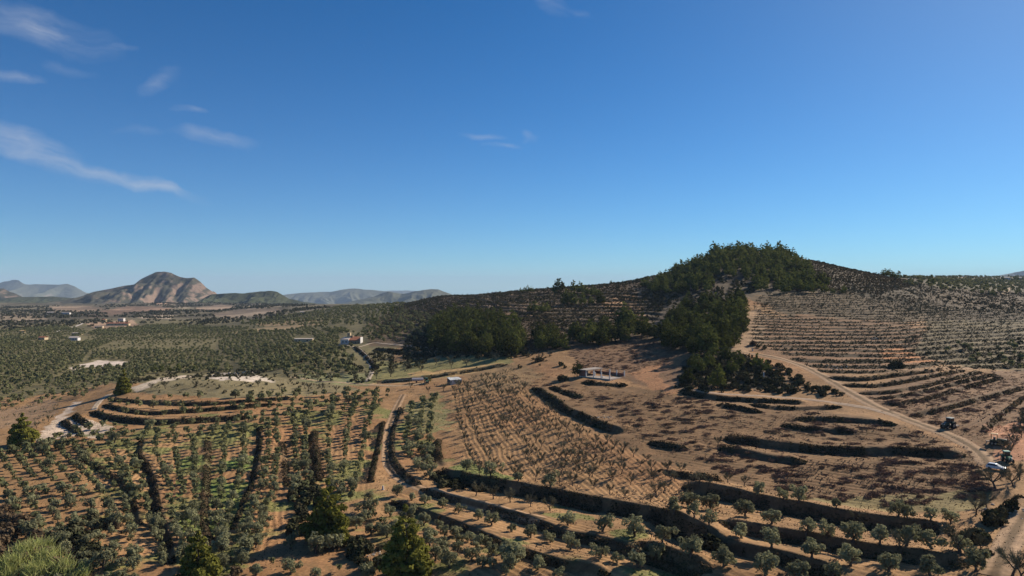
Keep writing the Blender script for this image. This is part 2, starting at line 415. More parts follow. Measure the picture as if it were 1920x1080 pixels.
# ------------------------------------------------------------------ terrace banks: (photo line, step height, scrub height, scrub width, colour, label)
BANKS = [
 # left olive field: overgrown field edges running away from the camera
 ([(150,835),(162,860),(175,872),(212,895),(245,920),(250,947),(262,985)], .8, 1.4, 2.2, 'brown', 'dark overgrown field edge curving left of the reddish olive rows near the lone pine'),
 ([(268,826),(260,852),(275,872),(290,910),(295,950),(302,985),(320,1022),(322,1062)], 1.2, 1.9, 3.0, 'brown', 'brown brambly hedge bending down through the left olive field, left of the straight one'),
 ([(390,820),(390,860),(387,910),(385,947),(382,985),(397,1025),(405,1040)], 1.0, 2.0, 3.0, 'scrub', 'straight dark hedge beside the bright green strip in the left olive field'),
 ([(487,800),(486,840),(480,875),(475,905),(460,935),(447,970),(435,995)], 1.0, 1.9, 3.0, 'scrub', 'dark hedge leaning left down the olive field towards the sandy ground'),
 ([(530,828),(535,870),(537,897),(540,915)], .8, 1.7, 2.6, 'brown', 'short brown hedge among the olive rows left of the dense thicket'),
 ([(590,812),(586,830),(590,850),(594,880),(597,905)], .4, 3.2, 4.5, 'brown', 'tall purplish brown thicket in the middle of the left olive field'),
 ([(718,790),(712,820),(707,845),(699,880),(694,907)], 1.0, 2.4, 3.0, 'scrub', 'dark hedge along the left side of the straight dirt track'),
 ([(752,765),(746,783),(738,807),(735,840),(738,865),(757,890),(790,912)], 1.2, 2.0, 2.6, 'brown', 'curving brown hedge along the right side of the straight dirt track'),
 ([(822,826),(817,845),(822,862),(832,878)], .4, 3.6, 4.0, 'scrub', 'tall black-green clump leaning over the end of the almond rows'),
 # long banks of the lower right
 ([(815,885),(850,893),(880,900),(930,908),(975,917),(1042,928),(1092,940),(1167,953),(1242,966),(1280,989),(1317,1008),(1342,1026)], 2.8, 2.0, 4.2, 'scrub', 'longest dark scrubby terrace bank dividing the almond field from the olives below'),
 ([(790,915),(830,930),(880,943),(930,957),(980,972),(1020,985),(1055,1002),(1117,1012),(1180,1030),(1230,1043),(1280,1061),(1330,1077)], 1.6, 1.5, 2.4, 'scrub', 'green weedy terrace bank below the pale dirt strip, just above a row of round olives'),
 ([(730,938),(790,960),(850,982),(880,992),(930,1016),(980,1036),(1030,1051),(1105,1068),(1155,1080)], 1.4, 1.5, 2.2, 'scrub', 'dark terrace bank right of the front pine at the bottom of the picture'),
 ([(1228,880),(1240,882),(1277,891),(1327,899),(1360,910)], 1.0, 1.3, 2.4, 'scrub', 'short dark bank behind three almonds at the edge of the bare almond field'),
 ([(1275,906),(1340,921),(1395,933),(1452,946),(1515,956),(1565,968),(1640,979),(1690,985),(1738,989),(1790,995)], 3.0, 1.5, 3.2, 'scrub', 'tall shaded terrace bank below the green weedy field on the lower right'),
 ([(1340,980),(1415,993),(1465,1003),(1515,1008),(1577,1023),(1615,1030),(1664,1037),(1728,1043),(1792,1056),(1834,1058)], 2.4, 1.2, 2.6, 'scrub', 'second shaded terrace bank down on the lower right, under big spreading olives'),
 ([(1240,962),(1290,992),(1330,1012),(1377,1028),(1440,1039),(1490,1050),(1515,1061),(1590,1077)], 2.2, 1.4, 2.6, 'scrub', 'third shaded terrace bank down on the lower right, near the bottom edge'),
 ([(1190,1018),(1240,1038),(1290,1057),(1352,1070)], 1.8, 1.3, 2.4, 'scrub', 'shaded bank among big olives at the bottom, right of centre'),
 # thick scrub strips in the brown field
 ([(1207,828),(1247,835),(1295,844)], 1.2, 1.4, 3.2, 'scrub', 'short thick scrub strip on bare ground above the almond field'),
 ([(1340,838),(1385,846),(1435,858),(1485,864),(1522,868)], 1.4, 1.6, 3.6, 'scrub', 'thick dark scrub strip, lower and left of the longest strip in the brown field'),
 ([(1352,821),(1410,828),(1485,838),(1560,845),(1615,847),(1690,845),(1740,848),(1820,854)], 1.8, 2.0, 4.0, 'scrub', 'longest thick dark scrub strip across the brown field left of the white car'),
 ([(1480,789),(1522,785),(1585,787),(1640,791),(1690,798)], 1.2, 1.5, 3.2, 'scrub', 'dark scrub strip just below the dirt track, uppermost of two close strips'),
 ([(1458,797),(1510,805),(1572,808),(1622,811)], 1.0, 1.2, 2.8, 'scrub', 'straight dark scrub strip, lower of two close strips below the dirt track'),
 ([(1342,757),(1385,766),(1435,775)], 1.0, 1.2, 3.0, 'scrub', 'short dark scrub wedge left of the two thin strips under the dirt track'),
 ([(1272,733),(1335,745),(1410,751),(1485,754),(1520,755)], 1.4, 1.3, 3.0, 'scrub', 'dark bank directly below the pale track under the pine thicket'),
 ([(1400,757),(1447,765),(1510,766),(1585,763)], 1.0, 1.0, 2.4, 'scrub', 'thin dark bank, second below the pale track under the pine thicket'),
 ([(1003,727),(1037,750),(1062,768),(1100,784),(1125,796),(1150,805),(1178,811)], 1.8, 1.6, 4.0, 'scrub', 'long dark scrub bank slanting down beside the almond rows below the roofless building'),
 ([(1032,727),(1062,738),(1097,748)], 1.2, 1.3, 3.2, 'scrub', 'short dark scrub bank parallel to the long one, just below the roofless building'),
 ([(1088,717),(1137,721),(1180,724)], 1.0, 1.4, 4.0, 'scrub', 'scrub heaped along the front of the roofless building'),
 ([(690,718),(720,715),(760,713),(830,703),(900,692),(955,682)], 1.6, .5, 1.6, 'brown', 'low brown bank with bare yellow earth below the green almond strip'),
 # curved terraces of the knoll
 ([(205,748),(250,753),(325,757),(400,757),(470,752),(560,745)], 1.2, .8, 2.0, 'brown', 'upper curved terrace bank round the pale knoll'),
 ([(196,757),(225,769),(275,775),(350,771),(450,763),(520,756)], 1.4, .8, 2.2, 'brown', 'middle curved terrace bank round the pale knoll'),
 ([(172,771),(200,782),(250,789),(300,792),(375,788),(475,781)], 1.8, 1.1, 3.0, 'brown', 'lower curved terrace bank round the pale knoll'),
 ([(118,787),(126,797),(140,808),(150,812)], 1.0, 1.4, 3.0, 'brown', 'small brown hedge island inside the pale dirt yard on the left'),
 ([(140,778),(150,790),(166,799)], .8, 2.0, 3.4, 'scrub', 'dark bushy island on the right of the pale dirt yard'),
 # ploughed terraces right of the diagonal track
 ([(1545,707),(1615,712),(1677,704),(1740,697),(1790,689)], 1.4, .7, 1.8, 'brown', 'uppermost brown bank fanning right from the diagonal dirt track, under the round bush'),
 ([(1572,722),(1640,724),(1690,717),(1750,704),(1810,692)], 1.2, .8, 2.0, 'brown', 'second brown bank fanning right from the diagonal dirt track'),
 ([(1602,738),(1665,737),(1740,724),(1840,697)], 1.2, .8, 2.0, 'brown', 'third brown bank fanning right from the diagonal dirt track'),
 ([(1635,750),(1715,738),(1790,719),(1868,701)], 1.0, .7, 1.8, 'brown', 'fourth brown bank fanning right from the diagonal dirt track'),
 ([(1665,762),(1740,747),(1815,724),(1880,706)], 1.0, .7, 1.8, 'brown', 'fifth brown bank fanning right from the diagonal dirt track'),
 ([(1702,782),(1765,767),(1840,747),(1920,726)], 1.2, .9, 2.0, 'brown', 'brown bank behind the dark tractor, sixth from the top'),
 ([(1840,812),(1880,776),(1925,742)], 1.0, .7, 1.8, 'brown', 'brown bank beside the crawler tractor at the right edge'),
 ([(1862,968),(1880,955),(1900,943),(1925,932)], 1.6, 1.8, 3.0, 'scrub', 'dark bushes on the stone bank above the lower right track'),
 # below the wood and by the house
 ([(700,655),(740,658),(790,664),(820,668)], 2.0, 1.6, 4.0, 'scrub', 'dark bank right of the house track, under the round pine wood'),
 ([(665,650),(682,664),(697,680),(705,695)], 1.2, 1.6, 2.6, 'brown', 'brown hedge along the track that climbs to the white house'),
]
BANK_LINES = []
for (pts, sh, hh, wd, colr, lab) in BANKS:
    BANK_LINES.append(photo_line(pts, 1.0))

BANKMASK = np.zeros((NU, ND))
def apply_bank(line, step, width):
    """cut a step along the line: the uphill side is levelled up, the downhill side levelled down"""
    global Z
    R = 11.0
    x0, x1, y0, y1 = line[:, 0].min() - R, line[:, 0].max() + R, line[:, 1].min() - R, line[:, 1].max() + R
    js = np.where((D > y0) & (D < y1))[0]
    if len(js) == 0: return
    uu = U[:, None] * D[None, js]
    ii, jj = np.where((uu > x0) & (uu < x1))
    jj = js[jj]
    P = np.stack([XX[ii, jj], YY[ii, jj]], 1)
    n = len(line)
    tan = np.gradient(line[:, :2], axis=0); tan /= np.linalg.norm(tan, axis=1)[:, None] + 1e-9
    nor = np.stack([-tan[:, 1], tan[:, 0]], 1)
    up = (height(line[:, 0] + nor[:, 0] * 7, line[:, 1] + nor[:, 1] * 7) - height(line[:, 0] - nor[:, 0] * 7, line[:, 1] - nor[:, 1] * 7)).mean()
    if up < 0: nor = -nor
    best = np.full(len(P), 1e9); sgn = np.zeros(len(P)); par = np.zeros(len(P))
    for k in range(n):
        d = P - line[k, :2]
        q = (d ** 2).sum(1)
        m = q < best
        best[m] = q[m]; sgn[m] = (d @ nor[k])[m]; par[m] = k
    s = sgn; dist = np.sqrt(best)
    edge = np.minimum(par, n - 1 - par)
    taper = sstep(0, 6, edge) * (np.abs(s) > dist - 1.5)
    hw = .7
    prof = np.where(np.abs(s) < hw, s / hw, np.sign(s) * (1 - (np.abs(s) - hw) / (R - hw)))
    prof = np.where(dist < R, prof, 0)
    Z[ii, jj] += .62 * step * prof * taper
    BANKMASK[ii, jj] = np.maximum(BANKMASK[ii, jj], np.exp(-(s / (width * .5)) ** 2) * taper)

def terrace(poly, step, frac, wobble, strength=1.0):
    """cut a slope into level steps that follow its contours"""
    global Z
    m = inpoly(PXg + (fbm(XX / 8, YY / 8, 31, 2) - .5) * 14, PYg + (fbm(XX / 8, YY / 8, 33, 2) - .5) * 6, poly).astype(float)
    m = smooth_mask(m, 5) * strength
    q = (Z + (fbm(XX / 55, YY / 55, 21, 2) - .5) * wobble) / step
    fl = np.floor(q); fr = q - fl
    tread = .12
    new = fl + np.where(fr < 1 - frac, fr / (1 - frac) * tread, tread + (1 - tread) * (fr - 1 + frac) / frac)
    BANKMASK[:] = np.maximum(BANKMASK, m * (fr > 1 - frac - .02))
    Z = Z + m * (new - q) * step

TERR_RIGHT = [(1420,578),(1500,590),(1600,600),(1720,612),(1840,610),(2150,612),(2150,700),(1830,690),(1740,692),(1640,700),(1560,702),(1500,680),(1440,650),(1405,640)]
TERR_RIGHT2 = [(1440,552),(1560,545),(1640,550),(1800,575),(2150,590),(2150,612),(1840,610),(1720,612),(1600,600),(1420,580)]
TERR_HILL = [(740,640),(700,610),(760,575),(850,555),(1000,545),(1130,545),(1260,545),(1240,600),(1180,625),(1040,640),(1000,600),(900,580),(820,595),(790,640)]
TERR_CREST = [(1480,540),(1530,500),(1600,512),(1680,525),(1640,548)]
terrace(TERR_RIGHT, 1.5, .42, 2.2)
terrace(TERR_RIGHT2, 1.5, .4, 2.4, .8)
terrace(TERR_HILL, 2.6, .32, 4.5)
terrace(TERR_CREST, 3.0, .28, 2.0, .3)
for (spec, ln) in zip(BANKS, BANK_LINES):
    apply_bank(ln, spec[1], spec[3])
for ln in BANK_LINES:
    ln[:, 2] = height(ln[:, 0], ln[:, 1])

# plough lines: (photo polygon, two photo points along the furrows, spacing in metres, depth)
FURROWS = [
 ([(845,725),(960,690),(1015,750),(1100,805),(1210,855),(1340,905),(1240,960),(880,890)], (937,735), (1022,840), 1.9, .15),
 ([(1090,740),(1270,735),(1500,765),(1700,800),(1840,850),(1850,945),(1500,945),(1300,890),(1200,830)], (1400,800), (1720,838), 2.6, .16),
 ([(1640,745),(1800,700),(2150,690),(2150,840),(1850,830),(1700,785)], (1665,760), (1868,701), 2.4, .16),
 ([(1070,650),(1230,640),(1280,668),(1190,705),(1090,690)], (1090,655), (1200,690), 2.6, .16),
 ([(150,845),(480,800),(700,760),(690,920),(440,1060),(330,1080),(200,1000)], (487,802), (440,995), 2.0, .09),
 ([(730,920),(1400,1040),(1500,1085),(800,1085)], (800,955), (1000,1020), 2.0, .09),
 ([(1300,900),(1850,1000),(1850,1085),(1300,1070)], (1400,985), (1700,1037), 2.0, .09),
 ([(690,720),(690,682),(860,668),(965,665),(960,682),(860,702)], (700,712), (930,676), 2.4, .08),
]
FURROW = np.zeros((NU, ND))
for (poly, a, b, sp, dep) in FURROWS:
    g = ground([a, b]); dx, dy = (g[1] - g[0])[:2]; ln = math.hypot(dx, dy)
    m = inpoly(PXg, PYg, poly)
    q = (-XX[m] * dy + YY[m] * dx) / ln + (fbm(XX[m] / 25, YY[m] / 25, 77, 2) - .5) * 5
    w = np.sin(q / sp * 2 * math.pi)
    amt = .35 + .9 * fbm(XX[m] / 16, YY[m] / 16, 79, 2)
    Z[m] += w * dep * amt
    FURROW[m] = w * amt
for ln in BANK_LINES:
    ln[:, 2] = height(ln[:, 0], ln[:, 1])

# colours of the bare land (what grows on it is built separately)
TAN, RED, PALE = (.355, .20, .09), (.34, .165, .072), (.58, .43, .29)
ZONES = [  # (photo polygon, colour, strength, feather)
 ([(-600,560),(560,560),(1000,545),(760,640),(700,720),(200,720),(100,740),(-600,800)], (.17,.14,.065), 1, 6),
 ([(-600,540),(600,540),(640,580),(500,600),(300,600),(0,612),(-600,615)], (.16,.13,.075), 1, 3),
 ([(90,575),(150,573),(185,576),(200,581),(150,584),(100,582)], (.33,.225,.145), .9, 3),
 ([(185,584),(240,574),(300,575),(330,580),(250,586),(215,591)], (.36,.22,.14), .9, 3),
 ([(300,574),(330,570),(362,575),(345,580)], (.30,.23,.15), .9, 2),
 ([(150,590),(200,587),(215,592),(170,596)], (.31,.21,.13), .9, 2),
 ([(270,566),(300,557),(345,566),(300,572)], (.46,.28,.17), 1, 1),
 ([(365,578),(410,571),(440,573),(430,580),(385,584)], (.35,.24,.16), .9, 3),
 ([(395,590),(450,580),(520,578),(535,583),(480,592),(430,597)], (.36,.26,.175), .9, 3),
 ([(450,575),(500,571),(528,575),(490,578)], (.31,.23,.15), .9, 2),
 ([(0,590),(60,588),(90,598),(60,604),(0,602)], (.46,.34,.22), 1, 1),
 ([(160,606),(250,600),(262,612),(180,618)], (.45,.29,.18), 1, 2),
 ([(258,590),(284,592),(280,598),(258,596)], (.6,.46,.32), 1, 1),
 ([(288,589),(325,591),(320,598),(290,597)], (.6,.46,.32), 1, 1),
 ([(480,607),(560,600),(610,600),(560,607),(500,613)], (.42,.28,.14), .9, 2),
 ([(440,622),(520,612),(600,606),(600,610),(520,620),(445,628)], (.40,.27,.14), .9, 1),
 ([(128,690),(160,682),(185,676),(243,678),(235,684),(170,688),(140,693)], (.62,.50,.40), 1, 2),
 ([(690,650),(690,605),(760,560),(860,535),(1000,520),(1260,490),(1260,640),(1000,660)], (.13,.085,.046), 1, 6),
 ([(880,572),(1010,568),(1060,572),(1055,578),(960,577)], (.42,.27,.16), .9, 2),
 ([(1125,566),(1170,552),(1235,553),(1225,562),(1180,566),(1235,575),(1200,582),(1130,575)], (.48,.27,.135), .9, 3),
 ([(1120,580),(1225,585),(1235,600),(1200,610),(1130,590)], (.40,.235,.125), .8, 5),
 ([(940,588),(1010,586),(1005,592),(945,593)], (.44,.27,.14), .9, 1),
 ([(1270,545),(1360,535),(1385,540),(1370,550),(1290,552)], (.22,.14,.08), .9, 2),
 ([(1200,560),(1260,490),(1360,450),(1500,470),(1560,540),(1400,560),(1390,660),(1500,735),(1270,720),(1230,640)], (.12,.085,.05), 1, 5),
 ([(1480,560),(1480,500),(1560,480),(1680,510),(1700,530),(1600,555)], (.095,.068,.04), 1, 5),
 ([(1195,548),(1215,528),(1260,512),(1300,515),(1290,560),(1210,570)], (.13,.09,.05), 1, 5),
 ([(1690,522),(2150,512),(2150,560),(1800,552),(1700,540)], (.11,.088,.047), 1, 3),
 ([(1560,545),(1700,535),(2150,560),(2150,612),(1700,600),(1600,575)], (.115,.076,.041), 1, 6),
 ([(1600,522),(1660,518),(1720,515),(1760,545),(1700,565),(1600,560)], (.09,.064,.036), 1, 5),
 ([(1400,560),(1500,545),(1620,555),(1760,590),(1700,605),(1480,592)], (.155,.103,.054), 1, 6),
 ([(1405,600),(1500,590),(1700,605),(1760,640),(1740,690),(1560,702),(1480,680),(1400,655)], (.245,.132,.064), 1, 5),
 ([(1740,600),(2150,600),(2150,700),(1800,690),(1720,660)], (.15,.115,.055), .9, 8),
 ([(1650,655),(1690,650),(1725,668),(1760,676),(1700,680),(1655,672)], (.52,.22,.085), .9, 3),
 ([(1395,590),(1420,575),(1440,600),(1430,640),(1400,665),(1370,662),(1385,630)], (.40,.25,.14), .9, 5),
 ([(1060,650),(1230,640),(1280,670),(1260,735),(1180,715),(1080,690)], (.20,.11,.058), .9, 6),
 ([(1180,700),(1290,662),(1290,672),(1230,705),(1270,735),(1240,740)], (.38,.185,.085), 1, 3),
 ([(1080,715),(1270,735),(1500,760),(1700,800),(1840,850),(1860,960),(1500,945),(1300,890),(1150,830),(1010,730)], (.225,.128,.06), 1, 8),
 ([(1480,930),(1560,935),(1700,930),(1850,915),(1850,950),(1700,965),(1500,945)], (.25,.22,.085), .55, 10),
 ([(1600,740),(1700,700),(2150,690),(2150,900),(1870,860),(1700,790)], (.22,.122,.06), 1, 6),
 ([(1850,800),(2150,745),(2150,830),(1870,870)], (.44,.21,.11), 1, 4),
 ([(690,720),(690,682),(860,668),(965,665),(960,682),(860,702),(740,715)], (.24,.215,.08), .9, 4),
 ([(560,725),(560,702),(690,700),(690,722)], (.25,.24,.11), .9, 3),
 ([(240,735),(280,712),(420,698),(520,708),(640,722),(690,732),(560,742),(420,748)], (.24,.19,.095), 1, 4),
 ([(385,706),(420,699),(475,702),(520,715),(470,716),(400,712)], (.64,.52,.40), .95, 4),
 ([(245,728),(300,708),(370,702),(360,707),(300,716),(258,735)], (.60,.47,.34), .9, 2),
 ([(60,830),(95,790),(140,755),(155,752),(120,785),(165,785),(215,800),(180,822),(120,815)], (.62,.47,.34), .95, 4),
 ([(-50,780),(100,745),(110,770),(60,800),(-50,810)], (.30,.19,.11), .8, 8),
 ([(760,760),(820,735),(850,800),(800,810),(765,800)], (.25,.24,.10), .75, 14),
 ([(840,880),(870,862),(910,880),(970,900),(960,910),(850,895)], (.18,.20,.06), .9, 6),
 ([(1000,968),(1080,958),(1130,972),(1080,980)], (.18,.20,.06), .7, 6),
 ([(760,700),(880,690),(935,682),(930,688),(860,702),(770,708)], (.60,.36,.15), .8, 3),
 ([(860,700),(960,680),(1020,700),(1000,720),(900,735)], (.30,.19,.09), .8, 8),
]
def land_colours():
    C = np.empty((NU, ND, 3)); C[:] = TAN
    big = fbm(XX / 45, YY / 45, 41, 3)[..., None]
    C = C * (1 - .6 * sstep(.5, .75, big)) + np.array(RED) * .6 * sstep(.5, .75, big)
    wx = (fbm(XX / 6, YY / 6, 51, 3) - .5); wy = (fbm(XX / 6, YY / 6, 53, 3) - .5)
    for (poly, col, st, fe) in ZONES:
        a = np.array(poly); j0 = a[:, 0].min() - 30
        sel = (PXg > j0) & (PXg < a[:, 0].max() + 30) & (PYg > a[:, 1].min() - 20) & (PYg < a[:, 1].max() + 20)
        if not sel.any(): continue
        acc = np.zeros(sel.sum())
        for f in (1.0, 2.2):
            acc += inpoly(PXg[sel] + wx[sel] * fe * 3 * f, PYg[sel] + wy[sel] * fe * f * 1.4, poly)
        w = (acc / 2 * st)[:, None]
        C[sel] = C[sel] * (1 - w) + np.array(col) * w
    # green growth in the shelter of the left field and along its edges
    g = fbm(XX / 14, YY / 10, 61, 3)
    fld = inpoly(PXg, PYg, [(150,800),(700,740),(900,900),(1300,1000),(1300,1100),(200,1100)])
    w = (sstep(.52, .66, g) * fld * .7)[..., None]
    C = C * (1 - w) + np.array((.15, .19, .055)) * w
    fld = inpoly(PXg, PYg, [(330,860),(480,840),(470,1000),(330,1010)]) & (fbm(XX / 9, YY / 12, 67, 2) > .52)
    C[fld] = C[fld] * .25 + np.array((.17, .25, .06)) * .75
    # scrub and dry weeds on the banks
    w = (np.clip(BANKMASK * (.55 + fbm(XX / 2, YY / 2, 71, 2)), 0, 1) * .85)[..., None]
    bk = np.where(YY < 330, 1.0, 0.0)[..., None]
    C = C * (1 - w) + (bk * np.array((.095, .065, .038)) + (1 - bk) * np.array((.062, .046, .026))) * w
    far = sstep(1000, 1500, YY) * (XX < 0)
    pt = vnoise(XX / 90 + fbm(XX / 200, YY / 200, 95, 2) * 2, YY / 230, 93); pl = vnoise(XX / 260, YY / 700, 97)
    C *= (1 - far * (.45 * sstep(.45, .6, pt) - .22 * sstep(.55, .75, pl)))[..., None]
    # mottling by stones, tufts and damp patches
    t = fbm(XX / 3.0, YY / 3.0, 81, 3)
    C *= (.72 + .56 * t)[..., None]
    C *= (1 + .19 * FURROW)[..., None]                  # turned earth is darker than the dry crest
    t = fbm(XX / 22, YY / 22, 87, 3)
    C *= (.78 + .44 * t)[..., None]
    return C

def land_material():
    m, nt, b = mat_base('land_soil', .95)
    N, L = nt.nodes.new, nt.links.new
    at = N('ShaderNodeAttribute'); at.attribute_name = 'Col'
    g = N('ShaderNodeNewGeometry')
    n1 = N('ShaderNodeTexNoise'); n1.inputs['Scale'].default_value = 1.1; n1.inputs['Detail'].default_value = 6; n1.inputs['Roughness'].default_value = .65
    L(g.outputs['Position'], n1.inputs['Vector'])
    r = N('ShaderNodeMapRange'); r.inputs['From Min'].default_value = .28; r.inputs['From Max'].default_value = .72
    r.inputs['To Min'].default_value = .66; r.inputs['To Max'].default_value = 1.3
    L(n1.outputs['Fac'], r.inputs['Value'])
    mx = N('ShaderNodeMixRGB'); mx.blend_type = 'MULTIPLY'; mx.inputs['Fac'].default_value = 1
    L(at.outputs['Color'], mx.inputs['Color1']); L(r.outputs[0], mx.inputs['Color2'])
    # dry stubble
    n2 = N('ShaderNodeTexNoise'); n2.inputs['Scale'].default_value = .45; n2.inputs['Detail'].default_value = 5
    L(g.outputs['Position'], n2.inputs['Vector'])
    r2 = N('ShaderNodeMapRange'); r2.inputs['From Min'].default_value = .54; r2.inputs['From Max'].default_value = .7; r2.inputs['To Max'].default_value = .45
    L(n2.outputs['Fac'], r2.inputs['Value'])
    m2 = N('ShaderNodeMixRGB'); m2.inputs['Color2'].default_value = (.19, .135, .06, 1)
    L(r2.outputs[0], m2.inputs['Fac']); L(mx.outputs[0], m2.inputs['Color1'])
    L(m2.outputs[0], b.inputs['Base Color'])
    bp = N('ShaderNodeBump'); bp.inputs['Strength'].default_value = .55; bp.inputs['Distance'].default_value = .25
    L(n1.outputs['Fac'], bp.inputs['Height']); L(bp.outputs[0], b.inputs['Normal'])
    return m

def build_land():
    idx = np.arange(NU * ND).reshape(NU, ND)
    q = np.stack([idx[:-1, :-1], idx[1:, :-1], idx[1:, 1:], idx[:-1, 1:]], -1).reshape(-1, 4)
    V = np.stack([XX, YY, Z], -1).reshape(-1, 3)
    global LANDC
    LANDC = land_colours()
    C = LANDC.reshape(-1, 3)
    # the land behind the camera: one wide sheet hung on the nearest edge of the fan
    n0 = len(V)
    x0, x1, z0 = -6000, 6000, float(Z[:, 0].mean()) - .5
    V = np.concatenate([V, [(x0, -5000, z0), (x1, -5000, z0), (x1, 15, z0), (x0, 15, z0)]])
    C = np.concatenate([C, np.tile(TAN, (4, 1))])
    q = np.concatenate([q, [(n0, n0 + 1, n0 + 2, n0 + 3)]])
    me = new_mesh('ground', V, q, land_material(), True, C)
    link('ground', me, kind='structure')
build_land()

# ------------------------------------------------------------------ tracks
def path_material(name, rut, mid, edge):
    m, nt, b = mat_base(name, .95)
    N, L = nt.nodes.new, nt.links.new
    at = N('ShaderNodeAttribute'); at.attribute_name = 'Col'
    g = N('ShaderNodeNewGeometry')
    n1 = N('ShaderNodeTexNoise'); n1.inputs['Scale'].default_value = .9; n1.inputs['Detail'].default_value = 5
    L(g.outputs['Position'], n1.inputs['Vector'])
    r = N('ShaderNodeMapRange'); r.inputs['From Min'].default_value = .3; r.inputs['From Max'].default_value = .7
    r.inputs['To Min'].default_value = .74; r.inputs['To Max'].default_value = 1.2
    L(n1.outputs['Fac'], r.inputs['Value'])
    mx = N('ShaderNodeMixRGB'); mx.blend_type = 'MULTIPLY'; mx.inputs['Fac'].default_value = 1
    L(at.outputs['Color'], mx.inputs['Color1']); L(r.outputs[0], mx.inputs['Color2'])
    L(mx.outputs[0], b.inputs['Base Color'])
    return m
M['path'] = path_material('dirt_track', None, None, None)
def path(name, pts, width, rut=(.42, .265, .15), mid=(.19, .12, .062), edge=(.28, .17, .09)):
    w = photo_line(pts, 1.2)
    tan = np.gradient(w[:, :2], axis=0); tan /= np.linalg.norm(tan, axis=1)[:, None] + 1e-9
    nor = np.stack([-tan[:, 1], tan[:, 0]], 1)
    fr = np.array([-.5, -.36, -.22, -.08, .08, .22, .36, .5])
    cl = [edge, rut, rut, mid, mid, rut, rut, edge]
    V, C = [], []
    for k in range(len(w)):
        wj = width * (1 + .25 * (vnoise(k * .21, 3.3, 5) - .5))
        for f, c in zip(fr, cl):
            x, y = w[k, :2] + nor[k] * f * wj
            V.append((x, y, 0)); C.append(np.array(c) * (.9 + .2 * random.random()))
    V = np.array(V); n = len(fr)
    V[:, 2] = height(V[:, 0], V[:, 1]) + .10
    V[::n, 2] -= .13; V[n - 1::n, 2] -= .13
    Fc = [(k * n + i, k * n + i + 1, (k + 1) * n + i + 1, (k + 1) * n + i) for k in range(len(w) - 1) for i in range(n - 1)]
    me = new_mesh(name, V, np.array(Fc), M['path'], True, np.array(C))
    link(name, me, kind='structure')
path('dirt_track', [(1380,660),(1420,664),(1470,674),(1510,688),(1545,706),(1590,734),(1640,762),(1700,786),(1760,808),(1810,830),(1838,850),(1856,876)], 6.2)
path('dirt_track', [(1930,950),(1912,980),(1895,1010),(1878,1045),(1860,1090)], 6.0)
path('dirt_track', [(1275,727),(1340,738),(1420,742),(1500,747),(1580,757),(1640,768),(1690,783)], 3.6, (.44,.31,.21), (.35,.24,.155))
path('dirt_track', [(757,738),(742,767),(729,800),(725,830),(724,858),(729,880),(748,899),(790,918),(840,934),(900,948),(960,960),(1030,975)], 4.0, (.50,.31,.17))
path('dirt_track', [(540,706),(600,715),(650,718),(700,722),(757,724),(810,716)], 3.2, (.52,.37,.22), (.36,.25,.14))
path('dirt_track', [(650,647),(668,652),(684,666),(696,683),(698,697),(688,716)], 3.4, (.52,.42,.31), (.44,.35,.25))
path('dirt_track', [(668,652),(685,647),(700,642),(740,646),(790,651),(830,654)], 3.0, (.50,.38,.27), (.42,.31,.2))
path('dirt_track', [(690,722),(720,715),(760,711),(800,707)], 2.4, (.52,.34,.18))
path('dirt_track', [(60,828),(105,822),(150,815),(190,805),(215,800)], 4.0, (.62,.48,.36), (.56,.43,.31))
path('dirt_track', [(175,770),(182,757),(195,745),(210,737)], 3.2, (.56,.42,.29), (.46,.34,.22))
path('dirt_track', [(104,622),(120,616),(142,612),(160,604)], 6.0, (.58,.50,.42), (.55,.47,.4))
path('dirt_track', [(1880,552),(1895,540),(1906,532)], 5.0, (.46,.33,.2), (.4,.28,.17))
path('dirt_track', [(1830,690),(1700,695),(1640,690)], 2.4, (.44,.27,.15), (.36,.22,.12))

# ------------------------------------------------------------------ plants: how one is made
def cards(cent, nrm, size, rng, aspect=1.0, up=None):
    """one small quad at each centre; nrm is the mean facing, scattered"""
    n = len(cent)
    nn = nrm + rng.normal(0, .55, (n, 3)); nn /= np.linalg.norm(nn, axis=1)[:, None] + 1e-9
    t = rng.normal(0, 1, (n, 3)) if up is None else up + rng.normal(0, .25, (n, 3))
    a = np.cross(nn, t); a /= np.linalg.norm(a, axis=1)[:, None] + 1e-9
    b = np.cross(nn, a)
    s = (size * rng.uniform(.6, 1.25, n))[:, None]
    a = a * s * .5; b = b * s * .5 * aspect
    V = np.stack([cent - a - b * .6, cent + a * .7 - b, cent + a + b * .7, cent - a * .5 + b], 1).reshape(-1, 3)
    return V, np.arange(4 * n).reshape(n, 4)

def lobed_cloud(lobes, n, size, rng, fill=.35, aspect=1.0):
    """leaf-sized quads through several lobes (x, y, z, rx, ry, rz)"""
    L = np.array(lobes, float)
    vol = (L[:, 3] * L[:, 4] * L[:, 5]) ** .67
    pick = rng.choice(len(L), n, p=vol / vol.sum())
    d = rng.normal(0, 1, (n, 3)); d /= np.linalg.norm(d, axis=1)[:, None]
    r = (1 - fill * rng.random(n) ** 1.5)[:, None]
    c = L[pick, :3] + d * r * L[pick, 3:]
    return cards(c, d + np.array([0, 0, .25]), size, rng, aspect)

